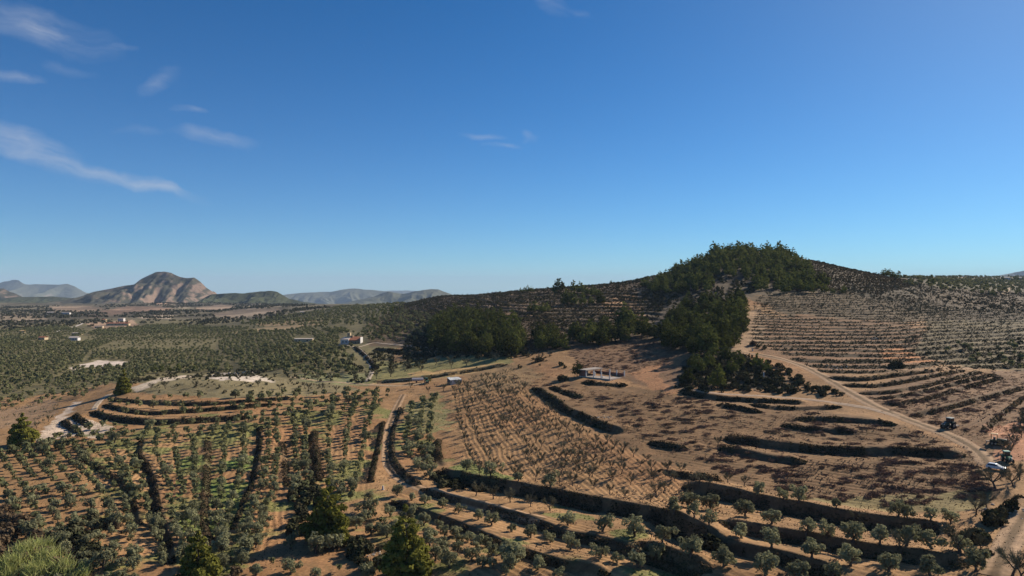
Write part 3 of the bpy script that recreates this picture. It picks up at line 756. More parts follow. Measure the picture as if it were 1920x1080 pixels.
def tube(p, r, sides=5):
    """tapered tube along points p with radii r"""
    p = np.asarray(p, float); V, Fc = [], []
    for k in range(len(p)):
        t = p[min(k + 1, len(p) - 1)] - p[max(k - 1, 0)]
        t = t / (np.linalg.norm(t) + 1e-9)
        a = np.cross(t, [0.3, 1, 0.1]); a /= np.linalg.norm(a) + 1e-9
        b = np.cross(t, a)
        for s in range(sides):
            an = 2 * math.pi * s / sides
            V.append(p[k] + r[k] * (math.cos(an) * a + math.sin(an) * b))
    for k in range(len(p) - 1):
        for s in range(sides):
            Fc.append((k * sides + s, k * sides + (s + 1) % sides, (k + 1) * sides + (s + 1) % sides, (k + 1) * sides + s))
    return np.array(V), np.array(Fc)

def join(parts):
    V, Fc, n = [], [], 0
    for v, f in parts:
        V.append(v); Fc.append(f + n); n += len(v)
    return np.concatenate(V), np.concatenate(Fc)

def olive_shape(rng, n=760, size=.30):
    """an old olive about 4.4 m tall: a short forked trunk and a lobed, ragged crown"""
    limbs, lobes = [], []
    base = np.array([0, 0, -.15]); fork = np.array([rng.normal(0, .12), rng.normal(0, .12), .65])
    limbs.append(tube([base, base + [0, 0, .35], fork], [.36, .24, .2]))
    k = rng.integers(3, 5); a0 = rng.random() * 6.28
    for i in range(k):
        a = a0 + 6.283 * i / k + rng.normal(0, .25)
        e = fork + np.array([math.cos(a) * rng.uniform(.9, 1.4), math.sin(a) * rng.uniform(.9, 1.4), rng.uniform(.75, 1.6)])
        limbs.append(tube([fork, (fork + e) / 2 + rng.normal(0, .1, 3), e], [.19, .14, .07], 4))
        for q in range(2):
            c = e + rng.normal(0, .42, 3) + [0, 0, .45]
            rr = rng.uniform(.6, .98)
            lobes.append((*c, rr, rr * rng.uniform(.85, 1.15), rr * rng.uniform(.75, 1.0)))
        c = fork + np.array([math.cos(a + .5) * 1.15, math.sin(a + .5) * 1.15, rng.uniform(.45, .8)])
        lobes.append((*c, .62, .62, .5))
    lobes.append((fork[0], fork[1], 2.5, .95, .95, .9))
    return join(limbs), lobed_cloud(lobes, n, size, rng, .5, 1.4)

def almond_shape(rng, twigs=560, tw_w=.026):
    """a leafless almond about 3.8 m tall: open vase of limbs ending in fine twigs"""
    limbs, tw = [], []
    fork = np.array([rng.normal(0, .15), rng.normal(0, .15), rng.uniform(.8, 1.1)])
    limbs.append(tube([[0, 0, -.15], [fork[0] * .4, fork[1] * .4, .4], fork], [.2, .14, .12]))
    k = rng.integers(3, 6); a0 = rng.random() * 6.28; tips = []
    for i in range(k):
        a = a0 + 6.283 * i / k + rng.normal(0, .3)
        out = rng.uniform(.7, 1.2)
        m = fork + [math.cos(a) * out * .6, math.sin(a) * out * .6, rng.uniform(.5, .8)]
        e = m + [math.cos(a) * out * .7, math.sin(a) * out * .7, rng.uniform(.8, 1.2)]
        limbs.append(tube([fork, m, e], [.095, .06, .022], 4)); tips += [m, e, (m + e) / 2]
        for q in range(2):
            a2 = a + rng.normal(0, .7)
            e2 = m + [math.cos(a2) * .8, math.sin(a2) * .8, rng.uniform(.7, 1.1)]
            limbs.append(tube([m, e2], [.042, .016], 3)); tips += [e2, (m + e2) / 2]
    tips = np.array(tips)
    s = tips[rng.integers(0, len(tips), twigs)] + rng.normal(0, .08, (twigs, 3))
    cen = np.array([fork[0], fork[1], 1.6])
    d = (s - cen); d /= np.linalg.norm(d, axis=1)[:, None] + 1e-9
    d = d * .7 + rng.normal(0, .55, (twigs, 3)) + [0, 0, .35]; d /= np.linalg.norm(d, axis=1)[:, None]
    ln = rng.uniform(.35, .85, twigs)[:, None]
    w = np.cross(d, rng.normal(0, 1, (twigs, 3))); w /= np.linalg.norm(w, axis=1)[:, None]
    V = np.stack([s - w * tw_w, s + w * tw_w, s + d * ln + w * tw_w * .5, s + d * ln - w * tw_w * .5], 1).reshape(-1, 3)
    return join(limbs), (V, np.arange(4 * twigs).reshape(-1, 4))

def pine_shape(rng, n=620, size=.62, H=10.0, wide=1.0, low=.18, tip=.48):
    """an Aleppo pine about 10 m tall: tiers of rounded boughs, blunt top"""
    lobes, limbs = [], []
    lean = rng.normal(0, .25, 2)
    limbs.append(tube([[0, 0, -.3], [lean[0] * .5, lean[1] * .5, H * .5], [lean[0], lean[1], H * .93]], [.30, .2, .05]))
    tiers = 7
    for t in range(tiers):
        f = t / (tiers - 1)
        z = H * (low + (.93 - low) * f)
        R = wide * H * .34 * (1 - f) ** tip * (0.8 if t == 0 else 1.0) + .3
        k = max(2, int(round(6 * (1 - f) + 2))); a0 = rng.random() * 6.28
        for i in range(k):
            a = a0 + 6.283 * i / k + rng.normal(0, .2)
            rr = R * rng.uniform(.45, .95)
            c = np.array([lean[0] * f + math.cos(a) * rr, lean[1] * f + math.sin(a) * rr, z + rng.normal(0, .35) + .05 * H * (1 - f)])
            b = R * rng.uniform(.30, .48) + .35
            lobes.append((*c, b, b, b * rng.uniform(.5, .7)))
            if t < 4 and i % 2 == 0:
                limbs.append(tube([[lean[0] * f, lean[1] * f, z - .6], c], [.1, .04], 3))
    tr = .55 if tip > .6 else 1.15
    lobes.append((lean[0], lean[1], H * .94, tr, tr, .8))
    return join(limbs), lobed_cloud(lobes, n, size, rng, .55, 1.5)

def shrub_shape(rng, n=190, size=.34):
    lobes = [(0, 0, .55, .9, .9, .65)]
    for i in range(rng.integers(3, 6)):
        a = rng.random() * 6.28; r = rng.uniform(.4, .9); b = rng.uniform(.4, .65)
        lobes.append((math.cos(a) * r, math.sin(a) * r, rng.uniform(.3, .9), b, b, b))
    return lobed_cloud(lobes, n, size, rng, .5, 1.2)

def dry_shape(rng, n=150):
    """a flattened heap of pulled-up branches"""
    c = rng.normal(0, 1, (n, 3)) * [1.2, .5, .22]; c = np.clip(c, [-1.9, -.8, -.5], [1.9, .8, .5]); c[:, 2] = np.abs(c[:, 2]) * np.exp(-(c[:, 0] / 2) ** 2) + .08
    d = rng.normal(0, 1, (n, 3)) * [1.3, .7, .35]; d /= np.linalg.norm(d, axis=1)[:, None]
    ln = rng.uniform(.5, 1.2, n)[:, None]
    w = np.cross(d, rng.normal(0, 1, (n, 3))); w /= np.linalg.norm(w, axis=1)[:, None]
    w = w * rng.uniform(.03, .085, n)[:, None]
    V = np.stack([c - d * ln * .5 - w, c - d * ln * .5 + w, c + d * ln * .5 + w * .5, c + d * ln * .5 - w * .5], 1).reshape(-1, 3)
    V[:, 2] = np.maximum(V[:, 2], .02)
    return V, np.arange(4 * n).reshape(-1, 4)

rg = np.random.default_rng(7)
PROTO = {'olive': [], 'almond': [], 'pine': [], 'shrub': [], 'brown': [], 'dry': [], 'weedy': []}
for i in range(10):
    t, c = olive_shape(rg, int(rg.uniform(560, 900)))
    PROTO['olive'].append([('trunk', new_mesh('olive_trunk', *t, M['bark'])), ('crown', new_mesh('olive_crown', *c, M['olive']))])
for i in range(7):
    t, c = almond_shape(rg)
    PROTO['almond'].append([('trunk', new_mesh('almond_trunk', *t, M['bark_pale'])), ('crown', new_mesh('almond_crown', *c, M['twig']))])
for i in range(7):
    t, c = pine_shape(rg, wide=rg.uniform(.85, 1.2), low=rg.uniform(.12, .26))
    PROTO['pine'].append([('trunk', new_mesh('pine_trunk', *t, M['bark'])), ('crown', new_mesh('pine_crown', *c, M['pine']))])
for i in range(5):
    PROTO['shrub'].append([(None, new_mesh('shrub', *shrub_shape(rg), M['scrub']))])
    PROTO['brown'].append([(None, new_mesh('shrub', *shrub_shape(rg), M['brown']))])
for i in range(6):
    PROTO['dry'].append([(None, new_mesh('dry_branches', *dry_shape(rg), M['dry']))])
STAMP = {
    'olive': [lobed_cloud([(0,0,2.1,1.5,1.5,1.2),(.6,.4,2.8,.9,.9,.8),(-.7,.2,2.6,.9,.9,.8),(.1,-.7,2.5,.9,.9,.8)], 34, 1.05, rg, .4, 1.1) for i in range(5)],
    'almond': [almond_shape(rg, 70, .085)[1] for i in range(4)],
    'shrub': [lobed_cloud([(0,0,.6,.9,.9,.65),(.5,.2,.7,.6,.6,.5),(-.4,-.4,.5,.6,.6,.5)], 26, .6, rg, .5, 1.1) for i in range(5)],
    'pine': [pine_shape(rg, 120, 1.2)[1] for i in range(4)],
    'dry': [dry_shape(rg, 40) for i in range(4)],
}
STAMP['heath'] = STAMP['shrub']
def stamp(kind, pos, sc, rng, trunks=False):
    """many far plants of one kind in one mesh"""
    Vs, Fs, n = [], [], 0
    protos = STAMP[kind]
    which = rng.integers(0, len(protos), len(pos)); rot = rng.random(len(pos)) * 6.283
    for w, (pv, pf) in enumerate(protos):
        m = np.where(which == w)[0]
        if len(m) == 0: continue
        c, s = np.cos(rot[m])[:, None], np.sin(rot[m])[:, None]
        k = sc[m][:, None]
        x = (pv[None, :, 0] * c - pv[None, :, 1] * s) * k + pos[m, 0:1]
        y = (pv[None, :, 0] * s + pv[None, :, 1] * c) * k + pos[m, 1:2]
        z = pv[None, :, 2] * k * (1 + .25 * (rng.random(len(m))[:, None] - .5)) + pos[m, 2:3]
        Vs.append(np.stack([x, y, z], -1).reshape(-1, 3))
        Fs.append((pf[None] + (np.arange(len(m)) * len(pv))[:, None, None]).reshape(-1, 4) + n)
        n += len(m) * len(pv)
    return np.concatenate(Vs), np.concatenate(Fs)

# ------------------------------------------------------------------ plants: where each one stands
PLANTS = {'heath': [], 'olive': [], 'almond': [], 'pine': [], 'shrub': [], 'dry': []}
def put(kind, pts, size, label, group, var=.22, cat=None, proto=None):
    for p in pts:
        if np.isnan(p[0]): continue
        PLANTS[kind].append(dict(p=np.array(p, float), s=size * (1 + var * RNG.normal()) if var else size, label=label, group=group, cat=cat, proto=proto))

def rows(kind, A, B, n, spacing, size, label, group, jit=.3, drop=.06, **kw):
    """rows of trees between two traced edges"""
    A = resample(A, n=24); B = resample(B, n=24)
    for i in range(n):
        t = (i + .5) / n
        w = ground(A * (1 - t) + B * t); w = w[~np.isnan(w[:, 0])]
        if len(w) < 2: continue
        w = resample(w, spacing)
        w[:, :2] += RNG.normal(0, jit, (len(w), 2))
        w = w[RNG.random(len(w)) > drop]
        w[:, 2] = height(w[:, 0], w[:, 1])
        put(kind, w, size, label, group, **kw)

def spots(kind, pts, size, label, group=None, **kw):
    w = ground(pts); put(kind, w, size, label, group, **kw)

def scatter(kind, poly, spacing, size, label, group, keep=1.0, jit=.35, clump=0, hole=None, rot=0.0, **kw):
    """plants over a traced patch of land, on a jittered grid in metres"""
    poly = np.array(poly, float)
    w = ground(resample(np.concatenate([poly, poly[:1]]), n=60)); w = w[~np.isnan(w[:, 0])]
    x0, x1, y0, y1 = w[:, 0].min(), w[:, 0].max(), w[:, 1].min(), w[:, 1].max()
    nx, ny = int((x1 - x0) / spacing) + 2, int((y1 - y0) / spacing) + 2
    gx, gy = np.meshgrid(np.arange(-nx, nx + 1), np.arange(-ny, ny + 1))
    gx = gx.ravel() * spacing; gy = gy.ravel() * spacing
    c, s = math.cos(rot), math.sin(rot)
    x = (x0 + x1) / 2 + gx * c - gy * s + RNG.normal(0, jit * spacing, len(gx)); y = (y0 + y1) / 2 + gx * s + gy * c + RNG.normal(0, jit * spacing, len(gx))
    m = (y > max(60, y0)) & (y < y1) & (x > x0) & (x < x1); x, y = x[m], y[m]
    z = height(x, y)
    px = 960 + F * x / y; py = HOR + F * (CZ - z) / y
    m = inpoly(px + RNG.normal(0, 2, len(px)), py + RNG.normal(0, 1, len(px)), [tuple(p) for p in poly])
    for h in (hole or []): m &= ~inpoly(px, py, h)
    if clump: m &= fbm(x / clump, y / clump, 91, 3) > .5
    m &= RNG.random(len(m)) < keep
    put(kind, np.stack([x, y, z], 1)[m], size, label, group, **kw)

OL = 'olive trees '
e1=[(-60,835),(-20,900),(10,960),(40,1020),(70,1095)]; h1=[(150,840),(175,872),(212,895),(250,930),(258,985),(262,1030),(268,1095)]
h2a=[(262,832),(252,852),(266,872),(280,910),(285,950),(292,985),(310,1022),(314,1090)]; h2b=[(278,826),(270,852),(286,872),(302,910),(308,950),(316,985),(334,1022),(340,1080)]
h3a=[(382,820),(380,860),(377,910),(375,947),(372,985),(385,1025),(392,1080)]; h3b=[(400,815),(400,860),(398,910),(396,947),(393,985),(408,1025),(416,1085)]
h4a=[(478,800),(476,840),(470,875),(464,905),(448,935),(436,970),(424,995),(415,1060)]; h4b=[(497,790),(496,840),(490,875),(486,905),(470,935),(458,970),(448,1010),(440,1075)]
h5a=[(524,785),(527,835),(527,870),(527,910),(510,960),(495,1010)]; h5b=[(540,780),(544,835),(547,870),(548,915),(540,950)]
h6a=[(590,765),(578,830),(580,870),(584,905),(580,930)]; h6b=[(604,760),(598,830),(602,870),(610,920)]
h7a=[(728,742),(706,800),(696,845),(684,890),(668,940)]
rows('olive', e1, h1, 7, 5.6, .78, 'olive tree on the reddish ground of the far left field, left of its first hedge', OL+'left of the first hedge in the left field')
rows('olive', [(150,842),(190,866),(230,895),(270,915)], h2a, 3, 4.9, .74, 'olive tree between the first and second hedges of the left field', OL+'between the first and second hedges of the left field')
rows('olive', h2b, h3a, 3, 4.9, .76, 'olive tree between the bending brown hedge and the straight dark hedge', OL+'between the second and third hedges of the left field')
rows('olive', h3b, h4a, 2, 4.8, .80, 'olive tree on the grassy green strip between two dark hedges of the left field', OL+'on the green strip of the left field')
rows('olive', h4b, h5a, 2, 4.7, .80, 'olive tree in the double row left of the short brown hedge', OL+'left of the short brown hedge')
rows('olive', h5b, h6a, 2, 5.4, .86, 'olive tree in the dense rows beside the purplish thicket', OL+'beside the purplish thicket')
rows('olive', h6b, h7a, 3, 4.7, .82, 'olive tree in the even rows just left of the straight dirt track', OL+'in the even rows left of the dirt track')
rows('olive', [(764,762),(757,800),(750,840),(756,866),(800,905)], [(822,742),(818,790),(812,820),(812,850)], 3, 5.0, .85, 'olive tree on the green strip right of the straight dirt track', OL+'right of the straight dirt track')
rows('olive', [(470,748),(560,742),(640,736),(730,735)], [(440,800),(520,800),(600,790),(700,775)], 6, 5.6, .9, 'olive tree in the dense grove where the dirt track meets the pale knoll', OL+'in the dense grove beside the knoll', jit=.5)
rows('olive', [(130,815),(200,797),(300,799),(480,786)], [(60,850),(160,838),(300,832),(480,815)], 4, 5.6, .88, 'olive tree crowded below the curved terraces of the knoll', OL+'below the curved terraces', jit=.9)
rows('olive', [(0,840),(60,838),(140,832)], [(-20,862),(60,862),(150,852)], 2, 6, .9, 'olive tree close to the lone pine at the left edge', OL+'by the lone pine')
for tr, nm in (([(205,757),(250,763),(325,766),(400,765),(470,760)], 'upper'), ([(235,777),(275,782),(350,779),(450,772)], 'middle'), ([(260,750),(330,748),(400,748),(560,739)], 'top')):
    rows('olive', tr, [(x, y + 1) for x, y in tr], 1, 8.5, .95, 'olive tree standing on the %s curved terrace of the pale knoll' % nm, OL+'on the %s curved terrace' % nm)
spots('olive', [(745,930),(772,938),(797,944),(830,952),(860,962),(897,974),(922,984),(960,997),(995,1008),(1032,1018),(1070,1030),(1125,1048),(1157,1056),(1195,1064)], .92, 'round olive in the single row just below the pale dirt strip', OL+'in the row below the pale strip', var=.1)
spots('olive', [(1065,985),(1130,997),(1190,1006),(1242,1018),(1295,1042),(1357,1062)], 1.15, 'large olive on the grassy terrace in the middle of the bottom', OL+'large on the grassy terrace', var=.08)
spots('olive', [(972,902),(1032,914),(875,882),(920,893)], 1.1, 'olive at the foot of the almond field above the longest bank', OL+'at the foot of the almond field')
spots('olive', [(1265,962),(1290,951),(1332,956),(1330,985),(1302,970)], 1.0, 'olive in the gap between the almond field and the third shaded bank', OL+'between almonds and shaded bank')
spots('olive', [(1397,968),(1447,983),(1512,1001),(1600,1016),(1700,1024),(1747,1030),(1800,1034),(1650,1020),(1550,1008)], 1.18, 'big spreading olive on the second terrace down at lower right', OL+'spreading on the second terrace', var=.1)
spots('olive', [(1447,1026),(1522,1045),(1595,1060),(1667,1072),(1745,1082),(1390,1010)], 1.15, 'big olive on the third terrace down at lower right', OL+'on the third terrace', var=.1)
spots('olive', [(1295,1040),(1362,1060),(1435,1080),(1497,1090),(1230,1052),(1830,1070),(1560,1084)], 1.15, 'big olive on the lowest terrace at the bottom right', OL+'on the lowest terrace', var=.1)
spots('olive', [(1470,938),(1498,942),(1568,952),(1702,972),(1685,968),(1783,982),(1420,930),(1745,976)], 1.02, 'olive on the weedy field edge above the tall shaded bank', OL+'above the tall shaded bank', var=.12)
rows('olive', [(705,955),(770,968),(850,990),(930,1020),(1010,1050),(1090,1085)], [(660,1000),(720,1020),(780,1050),(830,1085)], 3, 6.5, .9, 'olive tree in the rows right of the front pines at the bottom', OL+'right of the front pines')
rows('olive', [(850,1000),(900,1020),(960,1045),(1030,1070)], [(790,1030),(850,1055),(920,1085)], 2, 6.5, .92, 'olive tree at the bottom edge below the dark terrace bank', OL+'at the bottom edge')
spots('olive', [(545,1030),(592,1038),(625,1032),(510,1060),(545,1075),(592,1085),(635,1072),(690,1085),(455,1050),(480,1078)], .9, 'olive on the open sandy ground below the tall dark pine', OL+'on the sandy ground below the dark pine')
spots('olive', [(655,985),(672,960),(690,940),(700,972),(715,1000)], 1.0, 'olive between the two tall pines of the foreground', OL+'between the two front pines')
# olives near and around the houses, and the plain of olives beyond
PLAIN = [(-700,622),(0,622),(110,612),(160,622),(330,608),(430,616),(560,612),(640,618),(700,640),(640,660),(560,660),(560,690),(470,700),(300,700),(225,720),(160,745),(60,762),(-200,790),(-700,790)]
HOLE = [[(122,694),(160,680),(185,674),(250,677),(235,688),(170,692)], [(632,650),(634,626),(682,626),(684,650)], [(552,646),(552,630),(590,630),(590,646)], [(125,642),(165,624),(165,642)], [(66,640),(95,628),(95,640)], [(440,622),(520,610),(605,604),(605,612),(520,622)]]
scatter('olive', PLAIN, 5.7, .86, 'olive tree of the wide grove filling the plain on the left', OL+'of the plain', keep=.95, jit=.2, hole=HOLE, rot=.35)
scatter('olive', [(560,650),(640,655),(690,720),(560,705),(470,698)], 8, 1.15, 'olive tree on the hummocky ground below the white house', OL+'below the white house', keep=.8, jit=.25)
scatter('olive', [(660,640),(700,600),(760,580),(810,590),(800,640),(730,642)], 9, 1.1, 'olive tree on the slope behind the white house', OL+'behind the white house', keep=.8, jit=.3)
scatter('olive', [(440,610),(640,575),(760,570),(700,610),(560,612)], 10, 1.2, 'olive tree on the rise left of the terraced hill', OL+'on the rise', keep=.7, jit=.3)
scatter('olive', [(1690,527),(2150,522),(2150,556),(1800,550),(1700,538)], 13, 1.3, 'olive tree on the plateau at the right horizon', OL+'on the plateau', keep=.8, jit=.2)
scatter('olive', [(1690,519.7),(2150,519.3),(2150,524),(1690,525)], 26, 1.5, 'olive tree on the plateau at the right horizon', OL+'on the plateau', keep=.8, jit=.3)
scatter('olive', [(1760,650),(2150,630),(2150,700),(1800,690)], 8, .9, 'olive tree on the shaded terraces at the right edge', OL+'on the terraces at the right edge', keep=.5, jit=.3)

AL = 'bare almond trees '
rows('almond', [(845,730),(852,800),(862,850),(880,890)], [(962,695),(1012,752),(1098,810),(1200,856),(1330,905)], 11, 6.2, .80, 'bare almond tree in the long slanting rows of the middle field', AL+'in the slanting rows of the middle field', jit=.28, drop=.12)
rows('almond', [(960,905),(1060,918),(1180,945),(1250,958)], [(1000,850),(1130,862),(1240,885),(1345,912)], 3, 7, .95, 'bare almond tree on the lower edge of the middle field above the long bank', AL+'on the lower edge of the middle field', jit=.9, drop=.25)
spots('almond', [(892,930),(925,936),(957,942),(995,950),(1032,957)], 1.1, 'bare almond in the single row on the pale dirt strip', AL+'on the pale dirt strip')
rows('almond', [(705,716),(780,704),(860,692),(930,680)], [(712,694),(782,684),(864,675),(925,671)], 2, 9, 1.15, 'bare almond on the green strip under the round pine wood', AL+'on the green strip', jit=.4)
rows('almond', [(570,716),(640,718),(690,716)], [(575,706),(640,705),(688,703)], 2, 8, 1.0, 'bare almond on the small green plot beside the track junction', AL+'by the track junction')
rows('almond', [(280,728),(400,722),(520,722),(640,730)], [(300,736),(400,732),(520,733),(660,738)], 2, 8, 1.0, 'bare almond on the grassy top of the pale knoll', AL+'on the knoll', drop=.2)
rows('almond', [(-20,775),(60,760),(110,752)], [(-10,825),(60,815),(100,790)], 4, 7, .9, 'bare almond in the orchard behind the lone pine at the left edge', AL+'behind the lone pine')
rows('almond', [(1415,585),(1560,594),(1700,598),(1800,588)], [(1430,556),(1530,547),(1600,548),(1720,562)], 9, 7.0, 1.0, 'bare almond in the pale rows high on the right slope', AL+'in the pale rows of the right slope', jit=.4)
rows('almond', [(1640,606),(1740,630),(1925,640)], [(1720,562),(1800,570),(1925,585)], 8, 8, 1.05, 'bare almond on the dim terraces at the upper right', AL+'on the dim terraces at upper right', jit=.8, drop=.2)
rows('almond', [(1600,550),(1760,575),(1925,588)], [(1580,542),(1700,540),(1840,556)], 5, 11, 1.15, 'bare almond below the right end of the hill', AL+'below the right end of the hill', jit=1, drop=.2)
rows('almond', [(1790,560),(1925,575)], [(1740,545),(1925,560)], 3, 14, 1.2, 'bare almond on the reddish ground near the plateau', AL+'near the plateau', jit=1)
rows('almond', [(1690,655),(1760,672),(1860,690)], [(1720,640),(1800,655),(1910,665)], 3, 9, 1.1, 'bare almond beside the orange earth heap on the right slope', AL+'beside the orange earth', jit=.8, drop=.2)
spots('almond', [(1250,835+50),(1345,838),(1365,905),(1395,912),(1290,922),(1230,930)], 1.0, 'bare almond by the short dark bank in the middle of the lower right', AL+'by the short dark bank')
spots('almond', [(1866,915),(1850,952),(1830,965),(1900,912),(1912,900),(1840,1035),(1800,1040),(1690,1040),(1610,985)], 1.35, 'bare tree among the terraces left of the lower right track', AL+'left of the lower right track')
spots('almond', [(1898,1080),(1915,1095)], 1.7, 'large bare tree in the bottom right corner beside the track', AL+'in the bottom right corner')
rows('almond', [(770,745),(850,735),(880,725)], [(770,722),(840,722),(890,712)], 2, 8, 1.0, 'bare almond near the parked trailer and shed', AL+'near the parked trailer')
rows('almond', [(1870,840),(1900,800),(1925,775)], [(1900,860),(1915,830),(1930,805)], 2, 6, .8, 'bare almond on red soil by the small green tractor', AL+'on the red soil at the right edge')

PI = 'pine trees '
scatter('pine', [(805,655),(812,615),(850,600),(895,598),(935,610),(960,628),(992,650),(988,668),(930,668),(860,668)], 7.5, 1.25, 'dark pine in the round wood above the green almond strip', PI+'of the round wood', keep=.95, jit=.25)
scatter('pine', [(1005,655),(1010,632),(1040,628),(1065,645),(1060,660)], 8, 1.05, 'pine in the small clump right of the round wood', PI+'of the small clump', keep=.95)
scatter('pine', [(1068,652),(1085,628),(1140,618),(1205,618),(1230,635),(1180,640),(1110,652)], 9, 1.15, 'pine in the belt between the round wood and the large wood', PI+'of the belt', keep=.9)
scatter('pine', [(1232,650),(1240,615),(1270,590),(1330,575),(1395,560),(1408,580),(1395,620),(1372,655),(1330,668),(1260,655)], 9, 1.15, 'pine in the large wood left of the pale scar on the slope', PI+'of the large wood', keep=.95, jit=.28)
scatter('pine', [(1262,515),(1300,478),(1360,464),(1440,468),(1500,490),(1525,520),(1555,545),(1500,546),(1420,540),(1390,520),(1300,520)], 8.6, 1.0, 'pine in the wood covering the hilltop', PI+'of the hilltop', keep=.95, jit=.28)
scatter('pine', [(1205,545),(1215,528),(1270,518),(1330,522),(1345,545),(1300,558),(1240,552)], 9.5, .95, 'pine on the left shoulder of the hill under the hilltop wood', PI+'of the left shoulder', keep=.9)
scatter('pine', [(1390,545),(1420,540),(1590,545),(1580,552),(1480,552)], 9, .8, 'low pine along the foot of the hilltop wood', PI+'at the foot of the hilltop wood', keep=.7)
spots('pine', [(1595,500),(1602,499),(1618,505),(1630,508),(1637,510),(1652,515),(1660,517),(1668,519),(1676,521),(1685,523),(1514,486),(1522,487),(1532,489),(1512,495),(1588,503),(1593,501),(1605,503),(1611,504),(1624,507),(1633,510),(1642,512),(1655,517),(1663,519),(1672,521),(1680,523),(1548,494),(1556,496)], .85, 'small pine on the right ridge line of the hill', PI+'on the right ridge line', var=.15)
spots('pine', [(1040,550),(1048,549),(1075,548),(1088,551),(1100,553),(1112,555),(1120,556),(1062,571),(1076,572),(1092,572),(1108,572),(1125,570)], 1.25, 'pine in the clump on the skyline left of the hill', PI+'on the skyline left of the hill', var=.2)
spots('pine', [(994,585),(1003,585),(1018,586),(1026,585),(1060,572)], .95, 'pine in the tiny group on the terraced slope', PI+'in the tiny group on the terraces', var=.15)
spots('pine', [(1146,533)], .6, 'lone small pine on the left skyline of the hill')
spots('pine', [(976,548),(983,548),(990,548),(997,548)], .62, 'flat topped pine on the skyline above the terraced slope', PI+'flat topped on the skyline')
spots('pine', [(1310,700),(1330,690),(1350,712),(1372,700),(1385,690),(1290,720),(1300,690),(1340,670),(1360,675),(1345,728),(1420,690),(1437,698)], .75, 'pine standing in the low dark thicket below the large wood', PI+'in the low thicket', var=.2)
spots('pine', [(290,700),(303,699),(318,698),(335,697),(350,697),(365,698),(400,696)], .62, 'olive green pine on the crest of the pale knoll', PI+'on the crest of the knoll', var=.15)
spots('pine', [(735,590),(745,588),(700,604),(560,606),(575,604),(470,606),(480,604),(500,600),(455,608),(520,598),(720,592)], .9, 'pine scattered over the rise beyond the white house', PI+'beyond the white house', var=.25)
spots('pine', [(1746,536)], .9, 'lone dark pine on the flat land right of the hill')
spots('pine', [(1807,712-175)], .5, 'small dark tree on the field edge right of the lone pine')
spots('pine', [(1891,524),(1880,527),(1906,528)], 1.2, 'dark tree beside the white farmhouse on the right horizon', PI+'beside the farmhouse')
spots('pine', [(1880,545),(1840,552),(1862,556),(1850,545),(1905,552)], .7, 'dark bushy tree below the right farmhouse', PI+'below the farmhouse')
spots('pine', [(806,716)], .45, 'small pine beside the parked trailer and tractor')
spots('pine', [(1082,706)], .8, 'dark pine at the left end of the roofless building')

BIG = [  # the pines one sees best: photo spot of the foot, height in m, width, label
 ((614,1018), 17.0, 1.0, 'tall dark pine in the middle of the foreground, left of the yellow-green one'),
 ((764,1086), 17.5, .92, 'tall yellow-green pine at the bottom of the foreground, right of the darker one'),
 ((372,1098), 12.5, 1.05, 'bright green pine cut by the bottom edge beside the brown hedges'),
 ((42,836), 13.5, 1.2, 'lone round pine at the left edge beside the pale dirt yard'),
 ((230,738), 13.0, .85, 'slim pine at the left tip of the pale knoll'),
]
SH = 'shrubs '
scatter('shrub', [(1265,735),(1285,680),(1330,660),(1400,668),(1470,690),(1520,720),(1590,745),(1500,742),(1400,735)], 3.4, 1.5, 'dark shrub in the thicket below the large wood', SH+'of the low thicket', keep=.9)
scatter('shrub', [(690,640),(740,575),(860,540),(1000,530),(1130,530),(1260,500),(1235,600),(1060,630),(1000,610),(900,590),(820,600)], 5.6, 1.5, 'shrub on the terraced hillside', SH+'of the terraced hillside', keep=.75, clump=16)
scatter('heath', [(1490,500),(1530,480),(1690,518),(1720,535),(1650,552),(1560,550)], 2.3, .75, '', '', keep=.85)
scatter('heath', [(1600,545),(1700,528),(1800,545),(2150,556),(2150,592),(1760,585),(1640,560)], 4.2, .8, '', '', keep=.8, clump=20)
scatter('heath', [(690,640),(740,575),(860,540),(1000,530),(1130,530),(1260,500),(1235,600),(1060,630),(1000,610),(900,590),(820,600)], 4.0, .85, '', '', keep=.7)
scatter('shrub', [(1490,500),(1530,490),(1690,523),(1650,548),(1560,548)], 7, 1.3, 'shrub on the right flank of the hill', SH+'of the right flank', keep=.5, clump=25)
scatter('shrub', [(1180,560),(1270,515),(1370,520),(1430,545),(1300,575),(1200,575)], 5, 1.6, 'shrub on the left shoulder of the hill', SH+'of the left shoulder', keep=.7)
scatter('shrub', [(740,668),(800,600),(830,620),(990,660),(975,672),(880,672)], 4.5, 1.6, 'dark shrub under the edge of the round wood', SH+'under the round wood', keep=.8)
scatter('shrub', [(700,700),(690,655),(760,662),(820,672),(780,690)], 5, 1.5, 'shrub on the slope below the house track', SH+'below the house track', keep=.7)
scatter('shrub', [(480,650),(640,655),(690,700),(560,702),(470,698)], 8, 1.7, 'shrub on the hummocky ground below the white house', SH+'below the white house', keep=.6, clump=20)
scatter('shrub', [(0,575),(160,575),(330,566),(540,570),(640,578),(500,605),(330,612),(150,612),(0,622)], 17, 3.4, 'dark wooded clump on the far plain', SH+'on the far plain', keep=.9, clump=90, hole=[[(90,575),(150,573),(185,576),(200,581),(150,584),(100,582)], [(185,584),(240,574),(300,575),(330,580),(250,586),(215,591)], [(365,578),(410,571),(440,573),(430,580),(385,584)], [(395,590),(450,580),(520,578),(535,583),(480,592),(430,597)]])
scatter('shrub', [(250,735),(300,712),(420,700),(640,722),(560,740),(420,745)], 5, .7, 'small shrub on the grassy top of the pale knoll', SH+'on top of the knoll', keep=.5)
scatter('shrub', [(1640,660),(2150,612),(2150,710),(1800,690)], 7, 1.3, 'shrub on the terraces at the right edge', SH+'of the terraces at the right edge', keep=.5, clump=15)
